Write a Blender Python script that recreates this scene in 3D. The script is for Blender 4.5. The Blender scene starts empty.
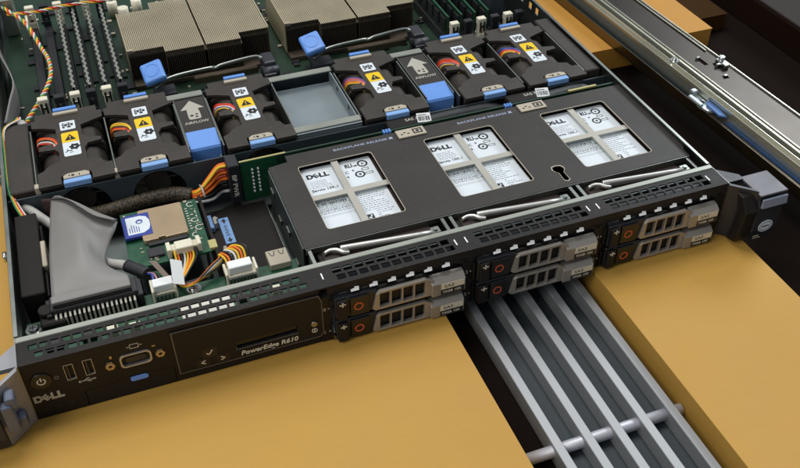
import bpy, bmesh, math, random
from mathutils import Matrix, Vector
random.seed(7)
S = 0.001                       # the script is written in millimetres
sc = bpy.context.scene
C = bpy.context.collection

# ------------------------------------------------------------ camera, light, exposure
cam = bpy.data.cameras.new('camera'); co = bpy.data.objects.new('camera', cam); C.objects.link(co)
cam.sensor_width = 36; cam.lens = 36 * 908.0 / 800
cam.clip_start = 0.01; cam.clip_end = 50
yaw, pitch = 0.3623, 0.7129
f = Vector((math.sin(yaw) * math.cos(pitch), math.cos(yaw) * math.cos(pitch), -math.sin(pitch)))
r = Vector((math.cos(yaw), -math.sin(yaw), 0)); u = r.cross(f)
m = Matrix((r, u, -f)).transposed().to_4x4(); m.translation = Vector((-.1426, -.3556, .3977))
co.matrix_world = m
sc.camera = co

w = bpy.data.worlds.new('World'); sc.world = w; w.use_nodes = True
bg = w.node_tree.nodes['Background']
bg.inputs[0].default_value = (.80, .90, 1.0, 1); bg.inputs[1].default_value = .24

def area(name, loc, target, size, size_y, power, color):
    l = bpy.data.lights.new(name, 'AREA'); l.shape = 'RECTANGLE'; l.size = size; l.size_y = size_y
    l.energy = power; l.color = color
    o = bpy.data.objects.new(name, l); C.objects.link(o); o.location = loc
    o.rotation_euler = (Vector(target) - Vector(loc)).to_track_quat('-Z', 'Y').to_euler()
    return o
area('window_light', (2.7, 1.75, 1.9), (.1, .1, 0), 1.3, 1.0, 56, (.90, .96, 1.0))
area('ceiling_light', (-.1, .9, 2.3), (0, .1, 0), 1.2, 1.2, 36, (1.0, .98, .95))
area('room_fill', (-1.5, -.6, 1.7), (0, .1, 0), 1.2, 1.2, 17, (1.0, .97, .92))  # fill lamp added to lift the front faces, no known source
sc.view_settings.view_transform = 'Standard'; sc.view_settings.look = 'None'
sc.view_settings.exposure = 0.0; sc.view_settings.gamma = 1

# ------------------------------------------------------------ materials
def lin(c):
    if isinstance(c, str): c = [int(c[i:i + 2], 16) / 255 for i in (1, 3, 5)]
    return tuple(x / 12.92 if x <= .04045 else ((x + .055) / 1.055) ** 2.4 for x in c)
MATS = {}
def mat(name, col, rough=.5, metal=0., var=.12, scale=60., bump=0., bscale=900., spec=.5, coat=0.):
    m = bpy.data.materials.new(name); m.use_nodes = True
    n, l = m.node_tree.nodes, m.node_tree.links
    p = n['Principled BSDF']
    c = lin(col)
    tc = n.new('ShaderNodeTexCoord'); no = n.new('ShaderNodeTexNoise')
    no.inputs['Scale'].default_value = scale; no.inputs['Detail'].default_value = 5
    l.new(tc.outputs['Object'], no.inputs['Vector'])
    mx = n.new('ShaderNodeMix'); mx.data_type = 'RGBA'
    mx.inputs[6].default_value = (*[x * (1 - var) for x in c], 1)
    mx.inputs[7].default_value = (*[min(1, x * (1 + var)) for x in c], 1)
    l.new(no.outputs[0], mx.inputs[0]); l.new(mx.outputs[2], p.inputs['Base Color'])
    mr = n.new('ShaderNodeMapRange'); mr.inputs[3].default_value = max(.04, rough - .1); mr.inputs[4].default_value = min(1, rough + .1)
    l.new(no.outputs[0], mr.inputs[0]); l.new(mr.outputs[0], p.inputs['Roughness'])
    p.inputs['Metallic'].default_value = metal
    p.inputs['Specular IOR Level'].default_value = spec
    p.inputs['Coat Weight'].default_value = coat
    if bump:
        n2 = n.new('ShaderNodeTexNoise'); n2.inputs['Scale'].default_value = bscale
        l.new(tc.outputs['Object'], n2.inputs['Vector'])
        b = n.new('ShaderNodeBump'); b.inputs['Strength'].default_value = bump; b.inputs['Distance'].default_value = .0005
        l.new(n2.outputs[0], b.inputs['Height']); l.new(b.outputs[0], p.inputs['Normal'])
    MATS[name] = m
    return m
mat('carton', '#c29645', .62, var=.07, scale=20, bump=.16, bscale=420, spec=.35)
def grain(m, k=.05):
    n, l = m.node_tree.nodes, m.node_tree.links; p = n['Principled BSDF']; src = p.inputs['Base Color'].links[0].from_socket
    tc = n.new('ShaderNodeTexCoord'); out = src
    for sc_, lo, hi, f_ in (((60, 500, 60), .42, .72, .03), ((900, 900, 900), .60, .74, .09), ((5, 7, 5), .45, .75, .10)):
        mp = n.new('ShaderNodeMapping'); mp.inputs['Scale'].default_value = sc_; no = n.new('ShaderNodeTexNoise'); no.inputs['Scale'].default_value = 1; no.inputs['Detail'].default_value = 4
        mr = n.new('ShaderNodeMapRange'); mr.inputs[1].default_value = lo; mr.inputs[2].default_value = hi; mr.inputs[4].default_value = f_
        mx = n.new('ShaderNodeMix'); mx.data_type = 'RGBA'; mx.inputs[7].default_value = (*lin('#7a4f1c'), 1)
        l.new(tc.outputs['Object'], mp.inputs[0]); l.new(mp.outputs[0], no.inputs['Vector']); l.new(no.outputs[0], mr.inputs[0]); l.new(mr.outputs[0], mx.inputs[0])
        l.new(out, mx.inputs[6]); out = mx.outputs[2]
    l.new(out, p.inputs['Base Color'])
def dust(m, amt=.35, sc_=520., lo=.66):
    n, l = m.node_tree.nodes, m.node_tree.links; p = n['Principled BSDF']; src = p.inputs['Base Color'].links[0].from_socket
    tc = n.new('ShaderNodeTexCoord'); no = n.new('ShaderNodeTexNoise'); no.inputs['Scale'].default_value = sc_; no.inputs['Detail'].default_value = 2
    sm = n.new('ShaderNodeTexNoise'); sm.inputs['Scale'].default_value = 26; sm.inputs['Detail'].default_value = 6
    mr = n.new('ShaderNodeMapRange'); mr.inputs[1].default_value = lo; mr.inputs[2].default_value = lo + .1; mr.inputs[4].default_value = amt
    m2 = n.new('ShaderNodeMapRange'); m2.inputs[1].default_value = .45; m2.inputs[2].default_value = .75; m2.inputs[4].default_value = amt * .22
    ad = n.new('ShaderNodeMath'); ad.operation = 'ADD'; ad.use_clamp = True
    mx = n.new('ShaderNodeMix'); mx.data_type = 'RGBA'; mx.inputs[7].default_value = (*lin('#a39a8c'), 1)
    l.new(tc.outputs['Object'], no.inputs['Vector']); l.new(tc.outputs['Object'], sm.inputs['Vector']); l.new(no.outputs[0], mr.inputs[0]); l.new(sm.outputs[0], m2.inputs[0])
    l.new(mr.outputs[0], ad.inputs[0]); l.new(m2.outputs[0], ad.inputs[1]); l.new(ad.outputs[0], mx.inputs[0]); l.new(src, mx.inputs[6]); l.new(mx.outputs[2], p.inputs['Base Color'])
mat('carton_far', '#bf8a3a', .65, var=.08, scale=14, bump=.1, bscale=700, spec=.3)
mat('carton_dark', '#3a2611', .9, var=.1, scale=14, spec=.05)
mat('desk', '#1a1310', .9, var=.3, scale=8, spec=.05)
mat('dark_carton', '#1f130d', .9, var=.2, scale=10, spec=.05)
mat('grey_lid', '#3d3837', .8, var=.1, scale=10, spec=.1)
mat('black', '#2e2a26', .48, var=.12, scale=80, bump=.15)              # painted sheet metal of the server
mat('panel', '#211e1c', .5, var=.15, scale=50, bump=.1, spec=.22)
mat('strip', '#211f1e', .55, var=.12, scale=80, spec=.25)
mat('cover', '#322f2c', .5, var=.14, scale=22, bump=.2, bscale=1600, spec=.35)
mat('fan', '#38332e', .5, var=.16, scale=60, bump=.2, spec=.4)
mat('fan_dark', '#211e1b', .5, var=.1)
mat('void', '#141210', .6, var=.1)
mat('zinc', '#9a9e98', .36, 1., var=.15, scale=45)
mat('zinc_dark', '#6d7674', .42, 1., var=.2, scale=30)
mat('tray', '#8d989d', .42, .5, var=.14, scale=25)
mat('tray_wall', '#465056', .5, .4, var=.15, scale=25)
mat('lip', '#9b9e95', .45, .6, var=.08, scale=40)
mat('steel', '#d5d6d2', .16, 1., var=.08, scale=80)
mat('bar_steel', '#d8d6d0', .38, .75, var=.05)
mat('rail_bright', '#dedccb', .28, .85, var=.06, scale=20)
mat('rail_steel', '#756f62', .32, 1., var=.10, scale=20)
mat('rail_web', '#46413c', .36, 1., var=.10, scale=16)
mat('rail_blue', '#2f4a70', .35, .6)
mat('rail_dark', '#303a40', .35, 1., var=.15, scale=20)
mat('alu', '#a4a6a8', .5, .55, var=.05, scale=60, bump=.05)
mat('grate_dark', '#3c4347', .5, .4, var=.1)
mat('alu_rod', '#c8c8d0', .5, .5, var=.06, scale=90)
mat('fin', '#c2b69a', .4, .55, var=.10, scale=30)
mat('fin_shaded', '#6a5f52', .5, .7, var=.1)
mat('clip_steel', '#b9c6cc', .3, .7, var=.1)
mat('blue_rail', '#4a72ae', .4)
mat('bronze', '#6b5f50', .4, .8, var=.15)
mat('pcb', '#184d33', .38, var=.5, scale=260, coat=.2)
mat('pcb_dark', '#183323', .42, var=.6, scale=45, coat=.1)
mat('pcb_edge', '#b5ac74', .5)
mat('tan', '#b29c7f', .36, .5, var=.06)
mat('blank_grey', '#80837a', .5)
mat('chip', '#26262a', .42)
mat('cream', '#e2dcc6', .45, var=.06)
mat('beige', '#b5ab98', .5, var=.08)
mat('backing_pale', '#d8d4c8', .45, .1)
mat('bar_grey', '#b3b0a6', .45, .15, var=.06)
mat('white', '#eceeee', .45, var=.03)
mat('label_white', '#dfe7ed', .33, var=.03, coat=.3)
mat('label_grey', '#c9d2d6', .4, var=.04)
mat('yellow', '#f0c81c', .4, var=.04)
mat('ink', '#17181b', .5)
mat('ink_grey', '#5d6468', .5)
mat('print_white', '#d9d4c6', .5)
mat('print_grey', '#b0aca0', .5)
mat('print_blue', '#9aa3bd', .5)
mat('blue', '#6496e2', .42, var=.06, coat=.15)
mat('blue_light', '#86b0e6', .45, var=.06)
mat('blue_led', '#6a9cff', .3)
mat('drive_silver', '#a19b93', .36, .4, var=.08, scale=120, bump=.05)
mat('drive_black', '#1f2024', .4, var=.1)
mat('drive_brown', '#2c201b', .5)
mat('orange_ring', '#c85a34', .45)
mat('button', '#181514', .35)
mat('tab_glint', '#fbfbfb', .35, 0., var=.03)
mat('ear', '#33343a', .45, .15, var=.08, scale=60, bump=.1)
mat('ear_top', '#55535a', .45, .2, var=.06)
mat('ear_bar', '#98a0b4', .4, .2)
mat('latch_blue', '#626a7c', .35, .2)
mat('flange_grey', '#97979c', .4, .3)
mat('ear_blue', '#7e88a2', .35, .3)
mat('oval', '#d6e4f6', .4, 0.)
mat('ribbon', '#85827f', .5, var=.06, scale=40)
mat('ribbon_shaded', '#4c3a38', .6)
def ribs(m):
    n, l = m.node_tree.nodes, m.node_tree.links; p = n['Principled BSDF']; tc = n.new('ShaderNodeTexCoord'); wv = n.new('ShaderNodeTexWave')
    wv.bands_direction = 'X'; wv.inputs['Scale'].default_value = 380; b = n.new('ShaderNodeBump'); b.inputs['Strength'].default_value = .06; b.inputs['Distance'].default_value = .0004
    l.new(tc.outputs['Object'], wv.inputs['Vector']); l.new(wv.outputs['Fac'], b.inputs['Height']); l.new(b.outputs[0], p.inputs['Normal'])
ribs(MATS['ribbon'])
mat('grey_wire', '#b4b2ac', .5)
mat('mesh_sleeve', '#54483a', .6, var=.5, scale=420, bump=.6, bscale=700)
def braid(m, c2):
    n, l = m.node_tree.nodes, m.node_tree.links; p = n['Principled BSDF']
    tc = n.new('ShaderNodeTexCoord'); v = n.new('ShaderNodeTexVoronoi'); v.inputs['Scale'].default_value = 850
    mp = n.new('ShaderNodeMapping'); mp.inputs['Rotation'].default_value = (.4, .5, .78); mp.inputs['Scale'].default_value = (1, .55, 1)
    l.new(tc.outputs['Object'], mp.inputs[0]); l.new(mp.outputs[0], v.inputs['Vector'])
    r_ = n.new('ShaderNodeValToRGB'); r_.color_ramp.elements[0].color = (*lin('#6b5a40'), 1); r_.color_ramp.elements[1].color = (*lin(c2), 1); r_.color_ramp.elements[1].position = .7
    l.new(v.outputs['Distance'], r_.inputs[0]); l.new(r_.outputs[0], p.inputs['Base Color'])
braid(MATS['mesh_sleeve'], '#15120f')
mat('sleeve', '#26272a', .55, var=.2, scale=300, bump=.4)
mat('w_red', '#d8391d', .45); mat('w_orange', '#ee7414', .45); mat('w_yellow', '#eec02a', .45)
mat('w_black', '#1d1c1d', .45); mat('w_white', '#dcdad4', .45); mat('w_blue', '#3b4f9d', .45); mat('w_green', '#3a8a55', .45)
mat('w_brown', '#6d5a4c', .5)
mat('port_rim', '#b9b8b4', .35, .7)
mat('screen', '#0c0e14', .12, spec=.6)
mat('rim_grey', '#59554f', .4)
mat('gold', '#c2a375', .4, .6)
mat('sd_blue', '#2f3f97', .4)
mat('pink_wire', '#b0848c', .5)

grain(MATS['carton']); grain(MATS['carton_far'])
dust(MATS['cover'], .13); dust(MATS['fan'], .13); dust(MATS['strip'], .1); dust(MATS['tray'], .2)

# ------------------------------------------------------------ mesh helpers
def TOP(z, x=0, y=0): return Matrix(((1, 0, 0, x), (0, 1, 0, y), (0, 0, 1, z), (0, 0, 0, 1)))
def FRONT(y, x=0, z=0): return Matrix(((1, 0, 0, x), (0, 0, -1, y), (0, 1, 0, z), (0, 0, 0, 1)))
def SIDE(x, y=0, z=0): return Matrix(((0, 0, 1, x), (1, 0, 0, y), (0, 1, 0, z), (0, 0, 0, 1)))      # u=y, v=z, outwards +x
def rect(x0, y0, x1, y1): return [(x0, y0), (x1, y0), (x1, y1), (x0, y1)]
def rrect(x0, y0, x1, y1, r=1., n=4):
    P = []
    for cx, cy, a in ((x1 - r, y1 - r, 0), (x0 + r, y1 - r, 90), (x0 + r, y0 + r, 180), (x1 - r, y0 + r, 270)):
        for k in range(n + 1):
            t = math.radians(a + 90 * k / n); P.append((cx + r * math.cos(t), cy + r * math.sin(t)))
    return P
def circ(x, y, r, n=24, ry=None):
    return [(x + r * math.cos(2 * math.pi * k / n), y + (ry or r) * math.sin(2 * math.pi * k / n)) for k in range(n)]
def cr(P, n=6):
    P = [Vector(p) for p in P]; Q = [P[0] * 2 - P[1]] + P + [P[-1] * 2 - P[-2]]; out = []
    for i in range(1, len(Q) - 2):
        a, b, c, d = Q[i - 1:i + 3]
        for k in range(n):
            t = k / n
            out.append(.5 * ((2 * b) + (c - a) * t + (2 * a - 5 * b + 4 * c - d) * t * t + (3 * b - a - 3 * c + d) * t ** 3))
    return out + [P[-1]]

class MB:
    def __init__(s): s.bm = bmesh.new()
    def _add(s, bm, M=None, smooth=False):
        if M is not None: bmesh.ops.transform(bm, matrix=M, verts=bm.verts)
        if smooth:
            for fc in bm.faces: fc.smooth = True
        me = bpy.data.meshes.new('tmp'); bm.to_mesh(me); bm.free(); s.bm.from_mesh(me); bpy.data.meshes.remove(me)
        return s
    def box(s, x0, x1, y0, y1, z0, z1, b=0., seg=1, M=None):
        bm = bmesh.new(); bmesh.ops.create_cube(bm, size=1)
        bmesh.ops.transform(bm, matrix=Matrix.Translation(((x0 + x1) / 2, (y0 + y1) / 2, (z0 + z1) / 2)) @ Matrix.Diagonal((abs(x1 - x0), abs(y1 - y0), abs(z1 - z0), 1)), verts=bm.verts)
        if b: bmesh.ops.bevel(bm, geom=bm.edges[:], offset=b, segments=seg, profile=.5, affect='EDGES')
        return s._add(bm, M)
    def cyl(s, a, b, r, n=16, r2=None, smooth=True):
        a, b = Vector(a), Vector(b); d = b - a
        bm = bmesh.new(); bmesh.ops.create_cone(bm, cap_ends=True, segments=n, radius1=r, radius2=r if r2 is None else r2, depth=d.length)
        if smooth:
            for fc in bm.faces: fc.smooth = len(fc.verts) == 4
        return s._add(bm, Matrix.Translation((a + b) / 2) @ d.to_track_quat('Z', 'Y').to_matrix().to_4x4())
    def sphere(s, c, r, sx=1, sy=1, sz=1):
        bm = bmesh.new(); bmesh.ops.create_uvsphere(bm, u_segments=16, v_segments=10, radius=r)
        return s._add(bm, Matrix.Translation(c) @ Matrix.Diagonal((sx, sy, sz, 1)), True)
    def tube(s, P, r, n=8, cap=True):
        P = [Vector(p) for p in P]; bm = bmesh.new(); rings = []; nrm = None
        for i, p in enumerate(P):
            t = (P[min(i + 1, len(P) - 1)] - P[max(i - 1, 0)]).normalized()
            if nrm is None: nrm = t.orthogonal().normalized()
            nrm = (nrm - t * nrm.dot(t)).normalized(); bn = t.cross(nrm)
            rr = r[i] if isinstance(r, (list, tuple)) else r
            rings.append([bm.verts.new(p + rr * (math.cos(2 * math.pi * k / n) * nrm + math.sin(2 * math.pi * k / n) * bn)) for k in range(n)])
        for a, b in zip(rings, rings[1:]):
            for k in range(n): bm.faces.new((a[k], a[(k + 1) % n], b[(k + 1) % n], b[k])).smooth = True
        if cap:
            bm.faces.new(rings[0][::-1]); bm.faces.new(rings[-1])
        return s._add(bm)
    def _curve(s, cu, M, depth):
        o = bpy.data.objects.new('tmp', cu); me = bpy.data.meshes.new_from_object(o)
        bm = bmesh.new(); bm.from_mesh(me)
        bpy.data.objects.remove(o); bpy.data.curves.remove(cu); bpy.data.meshes.remove(me)
        bmesh.ops.remove_doubles(bm, verts=bm.verts, dist=1e-4)
        bmesh.ops.recalc_face_normals(bm, faces=bm.faces)
        return s._add(bm, M @ Matrix.Translation((0, 0, depth / 2)))
    def shape(s, polys, M, depth, bevel=0.):
        cu = bpy.data.curves.new('tmp', 'CURVE'); cu.dimensions = '2D'; cu.fill_mode = 'BOTH'
        cu.extrude = depth / 2 - bevel; cu.bevel_depth = bevel; cu.bevel_resolution = 1; cu.offset = -bevel
        for P in polys:
            sp = cu.splines.new('POLY'); sp.use_smooth = False; sp.points.add(len(P) - 1); sp.use_cyclic_u = True
            for p, q in zip(sp.points, P): p.co = (q[0], q[1], 0, 1)
        return s._curve(cu, M, depth)
    def text(s, body, M, cap=3., width=None, depth=.12, bold=0., align='LEFT', x=0, y=0, shear=0.):
        cu = bpy.data.curves.new('tmp', 'FONT'); cu.body = body; cu.size = cap / .69; cu.extrude = depth / 2; cu.offset = bold * cap
        cu.shear = shear; cu.resolution_u = 3
        o = bpy.data.objects.new('tmp', cu); me = bpy.data.meshes.new_from_object(o)
        bm = bmesh.new(); bm.from_mesh(me); bpy.data.objects.remove(o); bpy.data.curves.remove(cu); bpy.data.meshes.remove(me)
        xs = [v.co.x for v in bm.verts]; wd = max(xs) - min(xs); k = 1 if width is None else width / wd
        off = {'LEFT': 0, 'CENTER': -wd * k / 2}[align]
        return s._add(bm, M @ Matrix.Translation((x + off - min(xs) * k, y, depth / 2)) @ Matrix.Diagonal((k, 1, 1, 1)))
    def holed(s, u0, u1, v0, v1, holes, M, t):
        us = sorted({u0, u1, *[h[0] for h in holes], *[h[2] for h in holes]}); vs = sorted({v0, v1, *[h[1] for h in holes], *[h[3] for h in holes]})
        bm = bmesh.new(); vc = {}
        def V(i, j, k):
            if (i, j, k) not in vc: vc[i, j, k] = bm.verts.new((us[i], vs[j], k * t))
            return vc[i, j, k]
        solid = {}
        for i in range(len(us) - 1):
            cx = (us[i] + us[i + 1]) / 2
            for j in range(len(vs) - 1):
                cy = (vs[j] + vs[j + 1]) / 2
                solid[i, j] = not any(h[0] < cx < h[2] and h[1] < cy < h[3] for h in holes)
        for (i, j), ok in solid.items():
            if not ok: continue
            bm.faces.new((V(i, j, 1), V(i + 1, j, 1), V(i + 1, j + 1, 1), V(i, j + 1, 1)))
            bm.faces.new((V(i, j + 1, 0), V(i + 1, j + 1, 0), V(i + 1, j, 0), V(i, j, 0)))
            for di, dj, a, b in ((0, -1, (i, j), (i + 1, j)), (1, 0, (i + 1, j), (i + 1, j + 1)), (0, 1, (i + 1, j + 1), (i, j + 1)), (-1, 0, (i, j + 1), (i, j))):
                if not solid.get((i + di, j + dj), False): bm.faces.new((V(*a, 0), V(*b, 0), V(*b, 1), V(*a, 1)))
        return s._add(bm, M)
    def sheet(s, G, t=.8, sub=4):
        rows = [cr(row, sub) for row in G]
        cols = [cr(c, sub) for c in zip(*rows)]            # smooth in both directions
        bm = bmesh.new(); n, k = len(cols), len(cols[0])
        nr = [[None] * k for _ in range(n)]
        for i in range(n):
            for j in range(k):
                a = cols[min(i + 1, n - 1)][j] - cols[max(i - 1, 0)][j]; b = cols[i][min(j + 1, k - 1)] - cols[i][max(j - 1, 0)]
                nr[i][j] = a.cross(b).normalized()
        A = [[bm.verts.new(cols[i][j] + nr[i][j] * t / 2) for j in range(k)] for i in range(n)]
        B = [[bm.verts.new(cols[i][j] - nr[i][j] * t / 2) for j in range(k)] for i in range(n)]
        for i in range(n - 1):
            for j in range(k - 1):
                bm.faces.new((A[i][j], A[i + 1][j], A[i + 1][j + 1], A[i][j + 1])).smooth = True
                bm.faces.new((B[i][j], B[i][j + 1], B[i + 1][j + 1], B[i + 1][j])).smooth = True
        for j in range(k - 1):
            bm.faces.new((A[0][j], A[0][j + 1], B[0][j + 1], B[0][j])); bm.faces.new((A[-1][j + 1], A[-1][j], B[-1][j], B[-1][j + 1]))
        for i in range(n - 1):
            bm.faces.new((A[i + 1][0], A[i][0], B[i][0], B[i + 1][0])); bm.faces.new((A[i][-1], A[i + 1][-1], B[i + 1][-1], B[i][-1]))
        bmesh.ops.recalc_face_normals(bm, faces=bm.faces)
        return s._add(bm)
    def spin(s, M):
        bmesh.ops.transform(s.bm, matrix=M, verts=s.bm.verts); return s
    def build(s, name, mt, parent=None, label=None):
        if name in SPLIT: return s.split(name, mt, parent)
        bmesh.ops.scale(s.bm, vec=(S, S, S), verts=s.bm.verts)
        me = bpy.data.meshes.new(name); s.bm.to_mesh(me); s.bm.free()
        me.materials.append(MATS[mt]); o = bpy.data.objects.new(name, me); C.objects.link(o)
        if parent is not None: o.parent = parent
        if label: o['label'] = label
        return o

def _split(s, name, mt, parent):
    bm = s.bm; left = set(bm.verts); groups = []
    while left:
        st = [left.pop()]; g = list(st)
        while st:
            for e in st.pop().link_edges:
                for v in e.verts:
                    if v in left: left.remove(v); g.append(v); st.append(v)
        groups.append(g)
    out = None
    for g in groups:
        mb = MB(); mp = {v: mb.bm.verts.new(v.co) for v in g}
        for fc in {fc for v in g for fc in v.link_faces}:
            nf = mb.bm.faces.new([mp[v] for v in fc.verts]); nf.smooth = fc.smooth
        bmesh.ops.scale(mb.bm, vec=(S, S, S), verts=mb.bm.verts)
        me = bpy.data.meshes.new(name); mb.bm.to_mesh(me); mb.bm.free(); me.materials.append(MATS[mt])
        o = bpy.data.objects.new(name, me); C.objects.link(o)
        if parent is not None: o.parent = parent
        out = out or o
    bm.free()
    return out
MB.split = _split
SPLIT = {'fan_flange', 'surface_component', 'connector_block', 'sink_rim', 'screw_slot', 'bay_post', 'cutout_rim', 'bay_glint', 'fan_housing', 'fan_screw_boss', 'pocket_wall', 'pocket_lip', 'cage_clip', 'standoff', 'board_chip_', 'capacitor', 'rail_stud',
         'port_screw', 'menu_button', 'side_rail', 'carrier_skirt', 'release_pin', 'drive_tray', 'board_screw', 'panel_recess', 'cage_post', 'board_edge'}
def tag(o, label, cat, group=None):
    o['label'] = label; o['category'] = cat
    if group: o['group'] = group
    return o
def thing(name, label, cat, loc=(0, 0, 0), group=None):
    o = bpy.data.objects.new(name, None); C.objects.link(o); o.empty_display_size = .01
    o.location = Vector(loc) * S
    return tag(o, label, cat, group)
def dup(o, loc, label, parent=None):
    c = o.copy(); C.objects.link(c); c.parent = parent
    if parent is None: c.location = Vector(loc) * S; c['label'] = label
    for ch in o.children: dup(ch, None, None, c)
    return c
def brand(mb, M, width, depth=.3):
    k = width / 31.
    D = [(0, 0), (6, 0), (9, 3), (9, 7), (6, 10), (0, 10)]; Dh = [(2.7, 2.4), (5, 2.4), (6.3, 3.7), (6.3, 6.3), (5, 7.6), (2.7, 7.6)]
    E0 = [(-3.4, -4.2), (3.4, -4.2), (3.4, -2.2), (-1, -2.2), (-1, -1), (2.8, -1), (2.8, 1), (-1, 1), (-1, 2.2), (3.4, 2.2), (3.4, 4.2), (-3.4, 4.2)]
    a = math.radians(38); E = [(12.9 + x * math.cos(a) - y * math.sin(a), 5 + x * math.sin(a) + y * math.cos(a)) for x, y in E0]
    L = [(0, 0), (6.6, 0), (6.6, 2.5), (2.7, 2.5), (2.7, 10), (0, 10)]
    for polys in ([D, Dh], [E], [[(x + 17.6, y) for x, y in L]], [[(x + 24.4, y) for x, y in L]]):
        mb.shape([[(x * k, y * k) for x, y in P] for P in polys], M, depth)
    return mb

# ------------------------------------------------------------ setting: dark table top
o = MB().box(-1500, 1500, -900, 2200, -40, -22).build('desk_surface', 'desk'); o['kind'] = 'structure'

def carton(name, label, x0, x1, y0, y1, z0, z1, mt, b=.7):
    t = thing(name, label, 'box', ((x0 + x1) / 2, (y0 + y1) / 2, z0))
    hx, hy, h = (x1 - x0) / 2, (y1 - y0) / 2, z1 - z0
    MB().box(-hx, hx, -hy, hy, 0, h - .9, b).build('box_body', mt, t)
    MB().box(-hx - .25, hx + .25, -hy - .25, hy + .25, h - .8, h, .3, 2).build('lid_flap', mt, t)
    return t
carton('cardboard_box', 'wide flat tan cardboard box under the front left of the open server', -520, 19.5, -320, 238, -21.9, -.1, 'carton')
carton('cardboard_box', 'narrower flat tan cardboard box right of the metal bars, under the server corner', 123.5, 231, -320, 238, -21.9, -.1, 'carton')
carton('cardboard_box', 'wide tan cardboard box behind the server carrying the far half of the slide rail', 20, 387, 241.5, 720, -21.9, -.1, 'carton_far')
carton('cardboard_box', 'low dark brown cardboard box behind the wide tan box beyond the rail', 389, 424, 268, 720, -21.9, -5, 'carton_dark')
t = thing('storage_case', 'long dark brown case with a grey lid at the far right', 'case', (700, 300, -22))
MB().box(-250, 250, -700, 700, 0, 27, .8).build('case_body', 'dark_carton', t)
MB().box(-248, 248, -698, 698, 27.2, 29.5, .5).build('lid', 'grey_lid', t)

# ------------------------------------------------------------ metal bars between the boxes
t = thing('metal_grate', 'grate of five aluminium bars on a round cross rod between the tan boxes', 'grate', (72, -100, -21.9))
MB().box(-29, 42, -238, 328, .1, 1).build('base_plate', 'grate_dark', t)
for i, x in enumerate((42.7, 60.8, 78.7, 96, 114.2)):
    MB().box(x - 2.7, x + 2.7, -240, 330, 1.1 if i else 0, 12, .3).spin(Matrix.Translation((-72, 0, 0))).build('bar', 'alu', t)
for y in (-7.5, 150):
    m_ = MB().cyl((-50.5, y, 6.3), (50.3, y, 6.3), 3.4, 24)
    m_.build('cross_rod', 'alu_rod', t)

# ------------------------------------------------------------ the server: chassis
sv = thing('rack_server', 'opened black rack server with its lid off lying across tan boxes', 'server', (0, 386, 0))
OFF = Matrix.Translation((0, -386, 0))
def part(mb, name, mt, parent=None, label=None): return mb.spin(OFF).build(name, mt, sv if parent is None else parent, label)

part(MB().box(-216.8, 216.8, 3, 772, .05, 1.2), 'chassis_floor', 'zinc_dark')
for s_ in (-1, 1):
    mb = MB()
    if s_ < 0: mb.box(-217.6, -216.6, 0, 772, .3, 42.6); mb.box(-217.7, -215.4, 22, 772, 42.7, 43.4, .2)
    else:
        mb.box(216.6, 217.6, 0, 150, .3, 42.6)
        slots = [(y, 33, y + 6, 39) for y in (262, 274, 290, 306, 322)]
        mb.holed(150, 772, .3, 42.6, slots, SIDE(216.6), 1.0)
        mb.box(215.4, 217.7, 22, 772, 42.7, 43.4, .2)
    part(mb, 'side_wall', 'zinc')
part(MB().box(-216, 216, 770.5, 771.5, 1.3, 42), 'rear_panel', 'zinc_dark')
mb = MB()
for y in (110, 190, 246): mb.cyl((-217.7, y, 27), (-222, y, 27), 2.2); mb.cyl((-221, y, 27), (-223, y, 27), 3.4)
part(mb, 'rail_stud', 'steel')

# perforated strip along the top of the front edge
holes = []
def row(x0, x1, pitch, y0, y1, wd):
    x = x0
    while x + wd < x1: holes.append((round(x, 3), y0, round(x + wd, 3), y1)); x += pitch
row(-211, -60, 5.7, 10.2, 13.8, 4.3); row(-208.2, -60, 5.7, 4, 7.6, 4.3)
for bx in (-45, 43.9, 132.8):
    row(bx, bx + 73, 6.7, 9.6, 13.8, 5.2); row(bx + 1.2, bx + 74, 6.7, 3.4, 7.6, 5.2)
vs = part(MB().holed(-217, 217, 0, 16.8, holes, TOP(42), 1.0), 'vent_strip', 'strip')
part(MB().box(-217, 217, 16.9, 20.8, 42.2, 43.6, .35), 'front_lip', 'lip')
mb = MB()
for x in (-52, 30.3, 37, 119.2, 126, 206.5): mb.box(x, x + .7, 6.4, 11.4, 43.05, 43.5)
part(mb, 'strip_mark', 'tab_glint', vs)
# front face above the bays and its teeth; white plates stand for lit slots
part(MB().box(-51.5, 217, .05, 1.4, 36.2, 41.9), 'bay_header', 'strip')
mb = MB(); mk = MB()
for bx in (-49, 39.9, 128.8):
    for k in range(7):
        x = bx + 10.6 + k * 11.2
        mb.box(x, x + 6.2, -.6, 2.2, 34.6, 36, .25)
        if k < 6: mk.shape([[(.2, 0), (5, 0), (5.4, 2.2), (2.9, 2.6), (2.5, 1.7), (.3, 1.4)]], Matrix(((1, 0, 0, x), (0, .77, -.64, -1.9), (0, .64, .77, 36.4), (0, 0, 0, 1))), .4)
part(mb, 'bay_tooth', 'strip'); part(mk, 'bay_glint', 'tab_glint')
for x0, x1, a, b in ((-57, -49.6, '0', '1'), (31.6, 39.6, '2', '3'), (120.5, 128.5, '4', '5'), (209.6, 216.4, None, None)):
    po = part(MB().box(x0, x1, -.6, 4, .3, 36, .3), 'bay_divider', 'panel')
    for z, g in ((26.5, a), (8, b)):
        if g is None: continue
        part(MB().box(x1 - 1.6, x1 - .3, -2.2, -.7, z - 6.5, z + 6.5, .3), 'guide_rib', 'panel', po)
        part(MB().text(g, FRONT(-.62), 2.4, x=x0 + 2, y=z - 1.2, bold=.03).shape([circ(x0 + 5.3, z, .55, 10)], FRONT(-.62), .12), 'bay_number', 'print_grey', po)

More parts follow.
